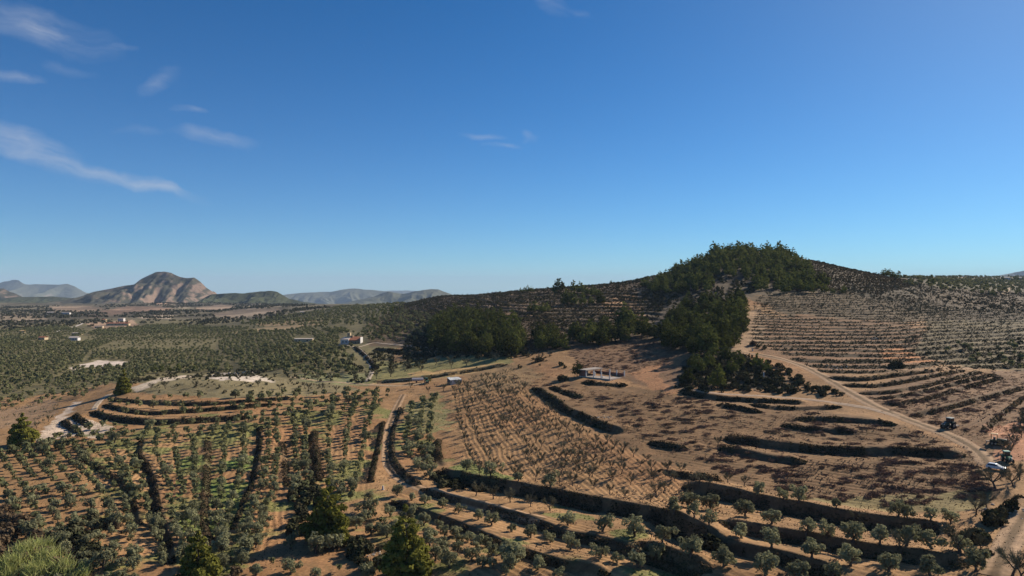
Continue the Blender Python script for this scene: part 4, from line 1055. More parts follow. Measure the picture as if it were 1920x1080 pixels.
scatter('shrub', [(215,740),(250,712),(300,700),(420,695),(560,700),(700,715),(690,722),(520,707),(300,708)], 5.5, 1.2, 'shrub round the crest of the pale knoll', SH+'round the crest of the knoll', keep=.5)
scatter('shrub', [(800,885),(850,890),(890,905),(930,912),(900,925),(820,915)], 3.2, 1.6, 'dark shrub at the left end of the longest bank', SH+'at the end of the longest bank', keep=.9)
spots('shrub', [(1678,688),(1682,689),(1674,689)], 2.0, 'round dark bush alone on the brown terraces right of the diagonal track', SH+'making the round bush')
spots('shrub', [(1415,648),(1422,652),(1432,655)], 1.6, 'purplish bush heaped on the pale scar', SH+'heaped on the pale scar', proto='brown')
spots('shrub', [(1050,712),(1056,714),(1060,690),(1052,686),(1088,690),(1010,678),(975,690)], 1.7, 'dark bush near the left end of the roofless building', SH+'near the roofless building')
spots('shrub', [(1865,975),(1872,982),(1860,985),(1890,960),(1880,968),(1897,955)], 2.0, 'dark bush on the stone bank by the lower right track', SH+'by the lower right track')
spots('shrub', [(1830,1008),(1845,1015),(1820,1018),(1850,1040)], 1.6, 'green shrub among stones at the end of the lower right terraces', SH+'at the end of the lower right terraces')
spots('shrub', [(1340,1030),(1350,1036),(1330,1022)], 2.0, 'yellowish shrub between two shaded banks at lower right', SH+'between two shaded banks')
scatter('shrub', [(150,1090),(90,1000),(20,960),(-40,960),(-40,1100)], 3.0, 1.7, 'brown shrub behind the reeds in the lower left corner', SH+'brown in the lower left corner', keep=.75, proto='brown')
scatter('shrub', [(120,975),(190,985),(200,1060),(160,1090),(110,1010)], 3.0, 1.9, 'dark shrub right of the reeds in the lower left corner', SH+'right of the reeds', keep=.8)
scatter('shrub', [(400,1040),(450,1055),(470,1095),(390,1095)], 3.2, 1.3, 'brown shrub right of the bright green pine at the bottom', SH+'right of the bright green pine', keep=.7, proto='brown')
scatter('shrub', [(640,1030),(700,1010),(740,1060),(700,1080),(650,1050)], 3.0, 1.5, 'dark shrub between the two tall front pines', SH+'between the front pines', keep=.8)
scatter('shrub', [(560,900),(600,900),(590,1010),(545,1000)], 3.2, 1.8, 'dark shrub on the shaded side of the tall dark pine', SH+'beside the tall dark pine', keep=.7)
scatter('shrub', [(210,900),(300,960),(240,1090),(150,1040)], 9, 1.2, 'brown shrub among the olives of the far left field', SH+'among the left olives', keep=.6, proto='brown')

DR = 'heaps of dry branches '
scatter('dry', [(1065,652),(1230,640),(1275,668),(1185,700),(1080,690)], 4.6, 1.0, 'low heap of dry branches on the ploughed slope above the roofless building', DR+'above the roofless building', keep=.8, rot=.5)
scatter('dry', [(1100,740),(1270,740),(1420,775),(1340,800),(1330,840),(1200,815),(1130,780)], 5.0, 1.05, 'low heap of dry branches on the brown field below the roofless building', DR+'below the roofless building', keep=.75, rot=.3)
scatter('dry', [(1340,850),(1500,875),(1650,862),(1830,866),(1850,930),(1700,955),(1560,945),(1480,920),(1340,890)], 4.8, 1.25, 'purplish heap of pulled-up branches on the weedy field left of the white car', DR+'left of the white car', keep=.7, rot=.1)
scatter('dry', [(1420,770),(1500,770),(1700,805),(1800,835),(1620,838),(1450,815)], 5.5, 1.1, 'heap of dry branches between the scrub strips of the brown field', DR+'between the scrub strips', keep=.6)
scatter('dry', [(1640,760),(1800,715),(2150,700),(2150,780),(1850,830),(1780,800),(1700,780)], 5.0, 1.0, 'heap of dry branches on the red ploughed terraces round the tractors', DR+'round the tractors', keep=.6, rot=.6)
scatter('dry', [(960,690),(1060,700),(1100,770),(1020,745),(940,720)], 5.5, .9, 'heap of dry branches at the top of the slanting almond rows', DR+'at the top of the almond rows', keep=.5)

scatter('shrub', [(1130,575),(1235,580),(1235,625),(1130,615),(1060,600)], 6, 1.2, 'shrub on the eroded orange slope above the pine belt', SH+'of the eroded slope', keep=.6, clump=14)
scatter('shrub', [(1700,545),(2150,556),(2150,590),(1760,580)], 8, 1.3, 'shrub below the plateau at the right', SH+'below the plateau', keep=.6, clump=25)
scatter('dry', [(1010,735),(1100,720),(1280,735),(1440,770),(1650,790),(1830,850),(1850,940),(1500,940),(1340,890),(1180,815)], 5.2, .7, 'small tuft of dry twigs on the brown field', DR+'small on the brown field', keep=.7)
scatter('dry', [(1620,745),(1800,700),(2150,690),(2150,790),(1850,830),(1750,790)], 4.6, .7, 'small tuft of dry twigs on the ploughed red terraces', DR+'small on the red terraces', keep=.7)

rows('dry', [(1090,736),(1250,738),(1420,772),(1560,795),(1700,820),(1820,846)], [(1190,818),(1300,852),(1420,884),(1560,932),(1700,948),(1850,932)], 12, 3.6, .7, 'dry twig heap in the close rows across the brown field', DR+'in close rows on the brown field', jit=.5, drop=.3)
rows('dry', [(1075,656),(1150,648),(1230,643)], [(1090,692),(1190,706),(1262,690)], 8, 3.6, .75, 'dry twig heap in the rows above the roofless building', DR+'in rows above the roofless building', jit=.6, drop=.3)
rows('dry', [(1640,750),(1740,726),(1868,702)], [(1735,794),(1800,792),(1920,742)], 7, 3.4, .7, 'dry twig heap in the rows right of the diagonal track', DR+'in rows right of the diagonal track', jit=.5, drop=.3)

# the plain is worked in plots: bare strips between them, and trees of one age in each
kept = []
for q in PLANTS['olive']:
    if q['group'].endswith('of the plain'):
        x, y = q['p'][0] * .94 + q['p'][1] * .34, -q['p'][0] * .34 + q['p'][1] * .94
        y += 25 * math.sin(x / 90)
        x += 18 * math.sin(y / 120)
        ix, iy = math.floor(x / 120), math.floor(y / 170)
        x += 40 * ((iy * 7919) % 10) / 10
        ix = math.floor(x / 120)
        if (x - ix * 120) < 5 or (y - iy * 170) < 6: continue
        k = ((ix * 73856093) ^ (iy * 19349663)) % 1000 / 1000
        if k < .06 and RNG.random() < .5: continue
        if k < .3 and RNG.random() < .35: continue
        q['s'] *= .8 + .4 * k
    kept.append(q)
PLANTS['olive'] = kept
scatter('almond', [(1560,548),(1700,530),(1760,545),(2150,562),(2150,600),(1700,600)], 9, 1.05, 'bare almond on the dim slope under the plateau', AL+'on the dim slope under the plateau', keep=.8, jit=.2)

scatter('heath', [(950,595),(1040,590),(1060,640),(1010,690),(985,668)], 3.4, .9, '', '', keep=.75)
scatter('shrub', [(950,600),(1030,600),(1020,660),(990,660)], 7, 1.2, 'shrub on the terraces between the round wood and the small clump', SH+'beside the small clump', keep=.6)

# ------------------------------------------------------------------ plants: build them
def in_view(p, m=40):
    px = 960 + F * p[0] / p[1]; py = HOR + F * (CZ - p[2]) / p[1]
    return -m - 160 < px < 1920 + m + 160 and py < 1080 + m + 60
NAMES = {'heath': ('heath', 'heath'), 'olive': ('olive_tree', 'olive tree'), 'almond': ('almond_tree', 'almond tree'), 'pine': ('pine_tree', 'pine tree'),
         'shrub': ('shrub', 'shrub'), 'dry': ('branch_heap', 'branch heap')}
CAP = {'heath': 0, 'olive': 298, 'almond': 298, 'pine': 290, 'shrub': 296, 'dry': 296}
STUFF = {'heath': ('heath_cover', 'heath', 'low brown heath covering the flanks of the hill', 'heath'),
         'olive': ('olive_grove', 'olive_far', 'grey green olive grove covering the plain and the far fields', 'grove'),
         'almond': ('almond_orchard', 'twig', 'leafless almond orchard on the far slopes', 'orchard'),
         'pine': ('pine_wood', 'pine', 'dark pine wood on the hill', 'wood'),
         'shrub': ('scrub_cover', 'scrub', 'dark scrub growing over the hillsides', 'scrub'),
         'dry': ('branch_litter', 'dry', 'dry branches strewn over the brown fields', 'branches')}
def build_plants():
    for kind, lst in PLANTS.items():
        lst = [q for q in lst if in_view(q['p'])]
        for q in lst:
            q['big'] = q['s'] / np.linalg.norm(q['p'])
        for q in lst:                                   # what the photo does not show goes to the far cover
            if not -15 < 960 + F * q['p'][0] / q['p'][1] < 1935: q['big'] *= 1e-3
        lst.sort(key=lambda q: -q['big'])
        near, far = lst[:CAP[kind]], lst[CAP[kind]:]
        print('PLANTS', kind, len(lst))
        nm, cat = NAMES[kind]
        for i, q in enumerate(near):
            protos = PROTO[q['proto'] or kind]
            parts = protos[int(RNG.integers(0, len(protos)))]
            s = q['s']
            rz = float(RNG.random() * 6.283) if kind != 'dry' else float(RNG.normal(.15, .5))
            sc = (s * RNG.uniform(.9, 1.1), s * RNG.uniform(.9, 1.1), s * RNG.uniform(.88, 1.12))
            props = dict(label=q['label'], category=q['cat'] or cat)
            if q['group']: props['group'] = q['group']
            if parts[0][0] is None:
                o = link(nm, parts[0][1], None, **props)
            else:
                o = empty(nm, q['p'], **props)
                for pn, me in parts: link(pn, me, o)
            o.location = q['p']; o.rotation_euler = (0, 0, rz); o.scale = sc
        if far:
            pos = np.array([q['p'] for q in far]); sc = np.array([q['s'] for q in far])
            V, Fc = stamp(kind, pos, sc, RNG)
            name, mk, lab, cat = STUFF[kind]
            link(name, new_mesh(name, V, Fc, M[mk]), None, kind='stuff', label=lab, category=cat)
build_plants()

for (pt, H, wd, lab) in BIG:
    w = ground([pt])[0]
    t, c = pine_shape(rg, 6500, .58, H, wd, .04, .72)
    o = empty('pine_tree', w, label=lab, category='pine tree')
    link('trunk', new_mesh('pine_trunk', *t, M['bark']), o)
    link('crown', new_mesh('pine_crown', *c, M['pine_near']), o)

# scrub on the banks
def build_hedges():
    for (spec, ln) in zip(BANKS, BANK_LINES):
        pts, sh, hh, wd, colr, lab = spec
        L = len(ln); hh *= .8; wd *= .85
        rng = np.random.default_rng(L * 7 + int(hh * 100))
        dist = np.linalg.norm(ln.mean(0)[:2])
        size = .36 if dist < 300 else .5
        n = int(L * wd * (15 if dist < 300 else 10) * (.6 + .4 * hh))
        k = rng.random(n) * (L - 1); i = k.astype(int); f = (k - i)[:, None]
        c = ln[i] * (1 - f) + ln[np.minimum(i + 1, L - 1)] * f
        tan = np.gradient(ln[:, :2], axis=0); tan /= np.linalg.norm(tan, axis=1)[:, None] + 1e-9
        nor = np.stack([-tan[:, 1], tan[:, 0]], 1)[i]
        side = np.sign((height(ln[:, 0] + 3 * np.stack([-tan[:, 1], tan[:, 0]], 1)[:, 0], ln[:, 1] + 3 * np.stack([-tan[:, 1], tan[:, 0]], 1)[:, 1]) - height(ln[:, 0] - 3 * np.stack([-tan[:, 1], tan[:, 0]], 1)[:, 0], ln[:, 1] - 3 * np.stack([-tan[:, 1], tan[:, 0]], 1)[:, 1])).mean())
        an = rng.random(n) * math.pi                      # over the mound's cross-section
        r = 1 - .45 * rng.random(n) ** 1.6
        bump = .2 + 1.5 * fbm(k / 4.5, np.full(n, L * .7), 5, 3) ** 1.3
        bump *= sstep(0, 4, np.minimum(k, L - 1 - k)) * .75 + .25
        off = np.cos(an) * r * wd * .5 * (.7 + .6 * fbm(k / 4.0, np.full(n, L * .3 + 9), 6, 2))
        off = off - side * (min(sh, 2.6) * .42 if sh > 1.1 else 0)     # the scrub hangs on the face of the step
        x = c[:, 0] + nor[:, 0] * off; y = c[:, 1] + nor[:, 1] * off
        z = height(x, y) + np.sin(an) * r * hh * bump
        d = np.stack([nor[:, 0] * np.cos(an), nor[:, 1] * np.cos(an), np.sin(an)], 1)
        keep = fbm(k / 6.0, np.full(n, L * 1.3 + 4), 8, 3) > .41          # gaps where the bank shows
        x, y, z, d = x[keep], y[keep], z[keep], d[keep]
        V, Fc = cards(np.stack([x, y, z], 1), d, size, rng, 1.2)
        me = new_mesh('scrub_hedge', V, Fc, M[colr])
        me.materials.append(M['brown' if colr == 'scrub' else 'scrub'])       # dry stems and darker bushes among the rest
        mi = ((fbm(k[keep] / 2.2, an[keep] * 1.5 + L, 14, 2) > .56) | (rng.random(len(x)) < .10)).astype(np.int32)
        me.polygons.foreach_set('material_index', mi)
        link('scrub_hedge', me, None, label=lab, category='hedge')
build_hedges()

# low scrub on the risers of the far terraces and green weeds in the fields: one cover each
def build_covers():
    m = (BANKMASK > .6) & (D[None, :] > 330) & (D[None, :] < 1000) & (np.abs(U[:, None]) < .76)
    ii, jj = np.where(m)
    sel = RNG.random(len(ii)) < .62
    P = np.stack([XX[ii, jj], YY[ii, jj], Z[ii, jj]], 1)[sel]
    P[:, :2] += RNG.normal(0, .6, (len(P), 2)); P[:, 2] = height(P[:, 0], P[:, 1]) + .15
    m2 = fbm(P[:, 0] / 7, P[:, 1] / 7, 99, 2) > .26
    P = P[m2]
    s = .9 + .5 * RNG.random(len(P))
    c = np.repeat(P, 3, 0); c += RNG.normal(0, .4, c.shape) * [1, 1, .4]; c[:, 2] += .1
    V, Fc = cards(c, np.tile([0, -.3, .7], (len(c), 1)), .62, RNG, 1.1)
    link('terrace_scrub', new_mesh('terrace_scrub', V, Fc, M['scrub']), None, kind='stuff', label='brown weeds and scrub on the risers of the far terraces', category='scrub')
    print('RISER', len(P))
    # weeds: along near banks and where the land is green
    C = LANDC
    g = (C[..., 1] > C[..., 0] * .82) & (D[None, :] > 130) & (D[None, :] < 420)
    ii, jj = np.where(g & (np.abs(U[:, None]) < .76))
    sel = RNG.random(len(ii)) < .16
    P = np.stack([XX[ii, jj], YY[ii, jj], Z[ii, jj]], 1)[sel]
    P[:, :2] += RNG.normal(0, .4, (len(P), 2)); P[:, 2] = height(P[:, 0], P[:, 1]) + .05
    V, Fc = cards(P, np.tile([0, 0, .8], (len(P), 1)), .42, RNG, 1.0)
    link('weed_cover', new_mesh('weed_cover', V, Fc, M['weed']), None, kind='stuff', label='green weeds growing in patches on the fields', category='weeds')
    print('WEEDS', len(P))
    # clods, stones and stubble on the open soil
    ii, jj = np.where((D[None, :] > 135) & (D[None, :] < 470) & (np.abs(U[:, None]) < .74))
    sel = RNG.random(len(ii)) < .16
    P = np.stack([XX[ii, jj], YY[ii, jj], Z[ii, jj]], 1)[sel]
    P = P[fbm(P[:, 0] / 11, P[:, 1] / 11, 123, 3) > .50]
    P[:, :2] += RNG.normal(0, .4, (len(P), 2)); P[:, 2] = height(P[:, 0], P[:, 1]) + .06
    V, Fc = cards(P, np.tile([0, 0, .3], (len(P), 1)), .30, RNG, 1.0)
    link('dry_stubble', new_mesh('dry_stubble', V, Fc, M['brown']), None, kind='stuff', label='dry stubble and clods scattered over the ploughed soil', category='stubble')
    print('STUBBLE', len(P))
    # tufts left standing along the plough lines
    ii, jj = np.where((FURROW > .72) & (D[None, :] > 190) & (D[None, :] < 470) & (U[:, None] > .02) & (U[:, None] < .74))
    sel = RNG.random(len(ii)) < .6
    P = np.stack([XX[ii, jj], YY[ii, jj], Z[ii, jj]], 1)[sel]
    P = P[fbm(P[:, 0] / 8, P[:, 1] / 8, 133, 3) > .46]
    P[:, :2] += RNG.normal(0, .25, (len(P), 2)); P[:, 2] = height(P[:, 0], P[:, 1]) + .16
    V, Fc = cards(P, np.tile([0, -.3, .4], (len(P), 1)), .46, RNG, 1.0)
    link('dry_tufts', new_mesh('dry_tufts', V, Fc, M['dry']), None, kind='stuff', label='tufts of dry weeds along the plough lines of the brown fields', category='weeds')
    print('TUFTS', len(P))
build_covers()

# the reeds in the lower left corner
def build_reeds():
    w = ground([(55, 1062)])[0]
    rng = np.random.default_rng(3)
    clumps = []
    for (px, py, n, h) in ((45,1050,320,4.6),(85,1062,300,4.4),(20,1075,300,4.8),(115,1078,240,4.0),(60,1092,320,4.8),(145,1092,200,3.6),(5,1100,240,4.5),(75,1040,200,4.2)):
        g = ground([(px, py)])[0]
        b = g + rng.normal(0, 1.15, (n, 3)) * [1, 1, 0]; b[:, 2] = height(b[:, 0], b[:, 1]) - .1
        lean = rng.normal(0, .28, (n, 2)) + [.10, -.02]
        hh = h * rng.uniform(.55, 1.1, n)
        mid = b + np.stack([lean[:, 0] * hh * .35, lean[:, 1] * hh * .35, hh * .6], 1)
        tip = b + np.stack([lean[:, 0] * hh * 1.1, lean[:, 1] * hh * 1.1, hh], 1)
        a = rng.random(n) * 6.283; wv = np.stack([np.cos(a), np.sin(a), 0 * a], 1) * .085
        V = np.stack([b - wv, b + wv, mid + wv * 1.3, mid - wv * 1.3, tip + wv * .25, tip - wv * .25], 1).reshape(-1, 3)
        k = (np.arange(n) * 6)[:, None]
        Fc = np.concatenate([k + [0, 1, 2, 3], k + [3, 2, 4, 5]])
        clumps.append((V, Fc))
        # drooping leaves off each stalk
        s = b + (tip - b) * rng.uniform(.3, .9, n)[:, None]
        d = rng.normal(0, 1, (n, 3)) * [1, 1, .3] + [0, 0, .5]; d /= np.linalg.norm(d, axis=1)[:, None]
        e = s + d * rng.uniform(.6, 1.1, n)[:, None]
        clumps.append((np.stack([s - wv * .7, s + wv * .7, e + wv * .15, e - wv * .15], 1).reshape(-1, 3), np.arange(4 * n).reshape(-1, 4)))
    V, Fc = join(clumps)
    link('reed_clump', new_mesh('reed_clump', V, Fc, M['reed']), None, label='tall clump of yellow green reeds in the lower left corner', category='reeds')
build_reeds()

# ------------------------------------------------------------------ buildings, vehicles and small things
class MB:
    """collects boxes, prisms, tubes and wheels into one mesh"""
    def __init__(s): s.v, s.f = [], []
    def add(s, V, Fc):
        n = len(s.v); s.v += [tuple(map(float, q)) for q in V]; s.f += [tuple(int(i) + n for i in q) for q in Fc]; return s
    def box(s, x0, x1, y0, y1, z0, z1, tx=0, ty=0):
        """tx, ty pull the top edges in"""
        return s.add([(x0,y0,z0),(x1,y0,z0),(x1,y1,z0),(x0,y1,z0),(x0+tx,y0+ty,z1),(x1-tx,y0+ty,z1),(x1-tx,y1-ty,z1),(x0+tx,y1-ty,z1)],
                     [(0,3,2,1),(4,5,6,7),(0,1,5,4),(1,2,6,5),(2,3,7,6),(3,0,4,7)])
    def prism(s, prof, y0, y1):
        """profile in x,z swept along y"""
        n = len(prof)
        V = [(x, y0, z) for x, z in prof] + [(x, y1, z) for x, z in prof]
        return s.add(V, [tuple(range(n)), tuple(range(2 * n - 1, n - 1, -1))] + [(i, i + n, (i + 1) % n + n, (i + 1) % n) for i in range(n)])
    def wheel(s, x, y, z, r, w, seg=18, hub=.0):
        """axle along y"""
        V = []
        for yy, rr in ((y - w/2, r*.86), (y - w*.36, r), (y + w*.36, r), (y + w/2, r*.86)):
            V += [(x + rr*math.cos(2*math.pi*k/seg), yy, z + rr*math.sin(2*math.pi*k/seg)) for k in range(seg)]
        Fc = [(a*seg+k, a*seg+(k+1)%seg, (a+1)*seg+(k+1)%seg, (a+1)*seg+k) for a in range(3) for k in range(seg)]
        Fc += [tuple(range(seg))[::-1], tuple(range(3*seg, 4*seg))]
        return s.add(V, Fc)
    def tube(s, p, r, sides=6):
        V, Fc = tube(p, r, sides); return s.add(V, Fc)
    def build(s, name, mat, parent=None, bevel=0.0, **props):
        me = new_mesh(name, np.array(s.v), s.f, mat)
        o = link(name, me, parent, **props)
        if bevel:
            b = o.modifiers.new('bevel', 'BEVEL'); b.width = bevel; b.segments = 2; b.limit_method = 'ANGLE'
        return o

def plain(name, c, var=.12, rough=.8, spec=.2, scale=1.3, metal=0.0, bump=0.0):
    return mat_noise(name, tuple(k * (1 - var) for k in c), tuple(min(1, k * (1 + var)) for k in c), scale, rough, 5, 0, bump, spec, 'pos', metal)
M['white_wall'] = plain('whitewash', (.54, .51, .48), .12)
M['cream_wall'] = plain('cream_render', (.50, .38, .24), .14)
M['stone_wall'] = plain('rubble_stone', (.30, .22, .15), .35, scale=2.5)
M['terracotta'] = plain('roof_tiles', (.40, .16, .085), .28, scale=1.8)
M['pale_roof'] = plain('pale_roof', (.56, .46, .38), .15)
M['concrete'] = plain('concrete', (.36, .30, .25), .15, scale=1.8)
M['brick'] = plain('brick_wall', (.24, .10, .07), .3, scale=2.2)
M['dark_glass'] = plain('dark_glass', (.02, .022, .026), .1, .12, .5)
M['rubber'] = plain('tyre_rubber', (.02, .019, .018), .2, .8)
M['dark_metal'] = plain('dark_metal', (.06, .055, .05), .2, .5, .4)
M['bare_steel'] = plain('worn_steel', (.36, .27, .18), .25, .5, .4)
M['white_paint'] = plain('white_car_paint', (.62, .64, .66), .03, .3, .5)
M['green_paint'] = plain('green_tractor_paint', (.035, .13, .06), .15, .4, .4)
M['deep_green'] = plain('deep_green_paint', (.02, .045, .03), .2, .45, .4)
M['pale_green'] = plain('pale_green_roof', (.42, .55, .36), .08, .4, .4)
M['grey_green'] = plain('grey_green_roof', (.38, .38, .30), .12, .45, .4)
M['ochre_paint'] = plain('ochre_machine_paint', (.34, .20, .05), .25, .5, .4)
M['tan_roof'] = plain('tan_cab_roof', (.62, .40, .18), .12, .5)
M['olive_metal'] = plain('dirty_olive_metal', (.075, .065, .03), .3, .6)
M['tarp'] = plain('blue_white_tarp', (.50, .50, .48), .35, .7, scale=.7)
M['tarp_dark'] = plain('tarp_end', (.05, .06, .075), .2)
M['pink_white'] = plain('sun_bleached_tank', (.74, .60, .52), .08)
M['rock'] = plain('limestone_rock', (.52, .43, .34), .25, .9, scale=1.2, bump=.4)
M['wood_dark'] = plain('old_wood', (.08, .05, .035), .3)
M['amber'] = plain('amber_lens', (.5, .2, .02), .1, .3)
M['lamp_glass'] = plain('headlamp_glass', (.75, .75, .72), .05, .1, .6)

def at(px, py):
    return ground([(px, py)])[0]

def gable(mb, x0, x1, y0, y1, z0, zr, over=.3, th=.16):
    """two roof slabs, ridge along x"""
    ym = (y0 + y1) / 2
    for ya, yb in ((y0 - over, ym), (y1 + over, ym)):
        mb.add([(x0-over,ya,z0),(x1+over,ya,z0),(x1+over,yb,zr),(x0-over,yb,zr),(x0-over,ya,z0+th),(x1+over,ya,z0+th),(x1+over,yb,zr+th),(x0-over,yb,zr+th)],
               [(0,1,2,3),(4,7,6,5),(0,4,5,1),(1,5,6,2),(2,6,7,3),(3,7,4,0)])
    return mb

def opening(parent, kind, x, y, z, w, h, axis='y', mat='dark_glass'):
    """a framed window or door set on a wall that faces along the axis"""
    m = MB()
    fr = MB()
    t = .10
    if axis == 'y':
        m.box(x-w/2, x+w/2, y-.03, y+.03, z, z+h)
        for a in ((x-w/2-t, x-w/2, z-t, z+h+t), (x+w/2, x+w/2+t, z-t, z+h+t)): fr.box(a[0], a[1], y-.08, y+.05, a[2], a[3])
        fr.box(x-w/2, x+w/2, y-.08, y+.05, z+h, z+h+t); fr.box(x-w/2, x+w/2, y-.10, y+.05, z-t, z)
    else:
        m.box(x-.03, x+.03, y-w/2, y+w/2, z, z+h)
        for a in ((y-w/2-t, y-w/2, z-t, z+h+t), (y+w/2, y+w/2+t, z-t, z+h+t)): fr.box(x-.08, x+.05, a[0], a[1], a[2], a[3])
        fr.box(x-.08, x+.05, y-w/2, y+w/2, z+h, z+h+t); fr.box(x-.10, x+.05, y-w/2, y+w/2, z-t, z)
    o = m.build(kind, M[mat], parent)
    fr.build('frame', M['cream_wall'], o)
    return o

def white_house():
    p = at(656, 645)
    r = empty('farmhouse', p, math.radians(-6), label='white farmhouse with a red tiled roof and square stone tower', category='farmhouse')
    m = MB().box(-7.6, -.2, -3.4, 3.2, -3, 4.4); m.build('wall', M['white_wall'], r)
    m = MB()                                    # pale lean roof of the white block
    m.add([(-8,-3.8,4.4),(.1,-3.8,4.4),(.1,3.6,6.0),(-6.6,3.6,6.0),(-8,-3.8,4.6),(.1,-3.8,4.6),(.1,3.6,6.2),(-6.6,3.6,6.2)], [(0,3,2,1),(4,5,6,7),(0,1,5,4),(1,2,6,5),(2,3,7,6),(3,0,4,7)])
    m.build('roof', M['pale_roof'], r)
    MB().box(-.2, 10.2, -1.6, 4.6, -3, 3.6).build('wall', M['stone_wall'], r)
    MB().box(10.2, 10.7, -2.2, 5.0, -3, 6.4).build('gable_wall', M['white_wall'], r)
    m = MB(); m.add([(-1.2,-2.4,3.5),(10.2,-2.4,3.5),(10.2,4.9,6.4),(-1.2,4.9,6.4),(-1.2,-2.4,3.7),(10.2,-2.4,3.7),(10.2,4.9,6.6),(-1.2,4.9,6.6)], [(0,3,2,1),(4,5,6,7),(0,1,5,4),(1,2,6,5),(2,3,7,6),(3,0,4,7)])
    for k in range(20): m.box(-1.1+k*.56, -.9+k*.56, -2.4, -2.3, 3.4, 3.75)
    m.build('roof', M['terracotta'], r)
    MB().box(-3.4, -.4, 2.2, 5.2, -2, 10.2, .08, .08).build('tower', M['cream_wall'], r)
    MB().box(-.4, 1.8, 3.0, 5.0, -2, 7.6).build('chimney_block', M['stone_wall'], r)
    opening(r, 'window', -5.4, -3.42, 1.6, 1.1, 1.2); opening(r, 'window', -2.4, -3.42, 1.6, 1.1, 1.2)
    opening(r, 'door', 2.4, -1.62, 0, 1.3, 2.2, mat='wood_dark'); opening(r, 'window', 6.0, -1.62, 1.1, 1.0, 1.0); opening(r, 'window', 8.4, -1.62, 1.1, 1.0, 1.0)
    opening(r, 'window', -1.9, 2.18, 7.6, .7, 1.2)
    w = MB().box(-11.5, 0, -6.4, -5.9, -3, .7).box(-.3, 0, -6.4, -3.6, -3, .5)
    w.build('terrace_wall', M['pale_roof'], r)
white_house()

def flat_house(name, px, py, w, d, h, rz, wall, roof, label, gabled=False, wins=2):
    p = at(px, py)
    r = empty(name, p, rz, label=label, category='house' if 'shed' not in name else 'shed')
    MB().box(-w/2, w/2, -d/2, d/2, -2, h).build('wall', M[wall], r)
    if gabled: gable(MB(), -w/2, w/2, -d/2, d/2, h, h + d * .22).build('roof', M[roof], r)
    else: MB().box(-w/2-.3, w/2+.3, -d/2-.3, d/2+.3, h, h+.35).build('roof', M[roof], r)
    for k in range(wins):
        x = -w/2 + (k + .7) * w / (wins + .4)
        opening(r, 'window', x, -d/2-.02, h*.38, min(1.3, w*.12), h*.34)
    opening(r, 'door', -w/2 + w*.12, -d/2-.02, 0, 1.1, min(2.1, h*.75), mat='wood_dark')
    return r
flat_house('farm_building', 570, 641, 19, 8, 3.2, .08, 'cream_wall', 'pale_roof', 'low flat cream building alone among olives left of the white farmhouse')
flat_house('farm_building', 826, 600, 14, 7, 2.8, -.2, 'cream_wall', 'pale_roof', 'low pinkish building above the left end of the round wood')
flat_house('farm_shed', 847, 627, 9, 5, 2.6, -.1, 'white_wall', 'concrete', 'small whitish shed at the left edge of the round wood', wins=1)
flat_house('farm_building', 140, 638, 11, 8, 3.4, .1, 'white_wall', 'pale_roof', 'bright white house on the far edge of the olive plain', True, 3)
flat_house('farm_building', 81, 637, 9, 7, 3, -.1, 'cream_wall', 'terracotta', 'house with a reddish roof at the far left of the olive plain', True)
flat_house('farm_building', 145, 628, 13, 8, 3, .3, 'cream_wall', 'pale_roof', 'tan house just behind the bright white house', False)
flat_house('farm_shed', 124, 589, 22, 9, 4, .05, 'white_wall', 'concrete', 'long white farm shed among the distant pale fields', True, 4)
flat_house('farm_shed', 96, 588, 20, 9, 3.4, .1, 'cream_wall', 'pale_roof', 'long pale farm shed left of the distant white one', True, 4)
flat_house('farm_building', 228, 602, 12, 8, 6, 0, 'white_wall', 'pale_roof', 'large pale building among the trees of the far hamlet', False, 3)
flat_house('farm_building', 196, 604, 7, 6, 5.5, .1, 'cream_wall', 'terracotta', 'orange building at the left of the far hamlet', True, 1)
flat_house('farm_building', 222, 610, 42, 8, 3.6, .05, 'cream_wall', 'terracotta', 'long tan building in front of the far hamlet', True, 6)
flat_house('farm_shed', 186, 615, 13, 7, 3, .2, 'cream_wall', 'pale_roof', 'low tan shed at the lower left of the far hamlet', False, 2)
flat_house('farm_shed', 567, 588, 9, 6, 3.4, .1, 'white_wall', 'pale_roof', 'small white building by trees in the middle distance', True, 2)
flat_house('farm_shed', 42, 624, 6, 5, 3, .1, 'cream_wall', 'tan_roof', 'small yellowish shed at the far left edge of the plain', True, 1)
flat_house('farm_building', 1886, 526, 15, 10, 6.5, -.25, 'white_wall', 'pale_roof', 'white farmhouse on the right horizon among dark trees', True, 4)
flat_house('farm_building', 1912, 525, 7, 6, 6, .1, 'white_wall', 'pale_roof', 'small white house at the far right of the horizon', True, 2)
flat_house('farm_shed', 1876, 528, 15, 5, 2.8, -.2, 'white_wall', 'white_wall', 'low white outbuilding left of the horizon farmhouse', False, 3)

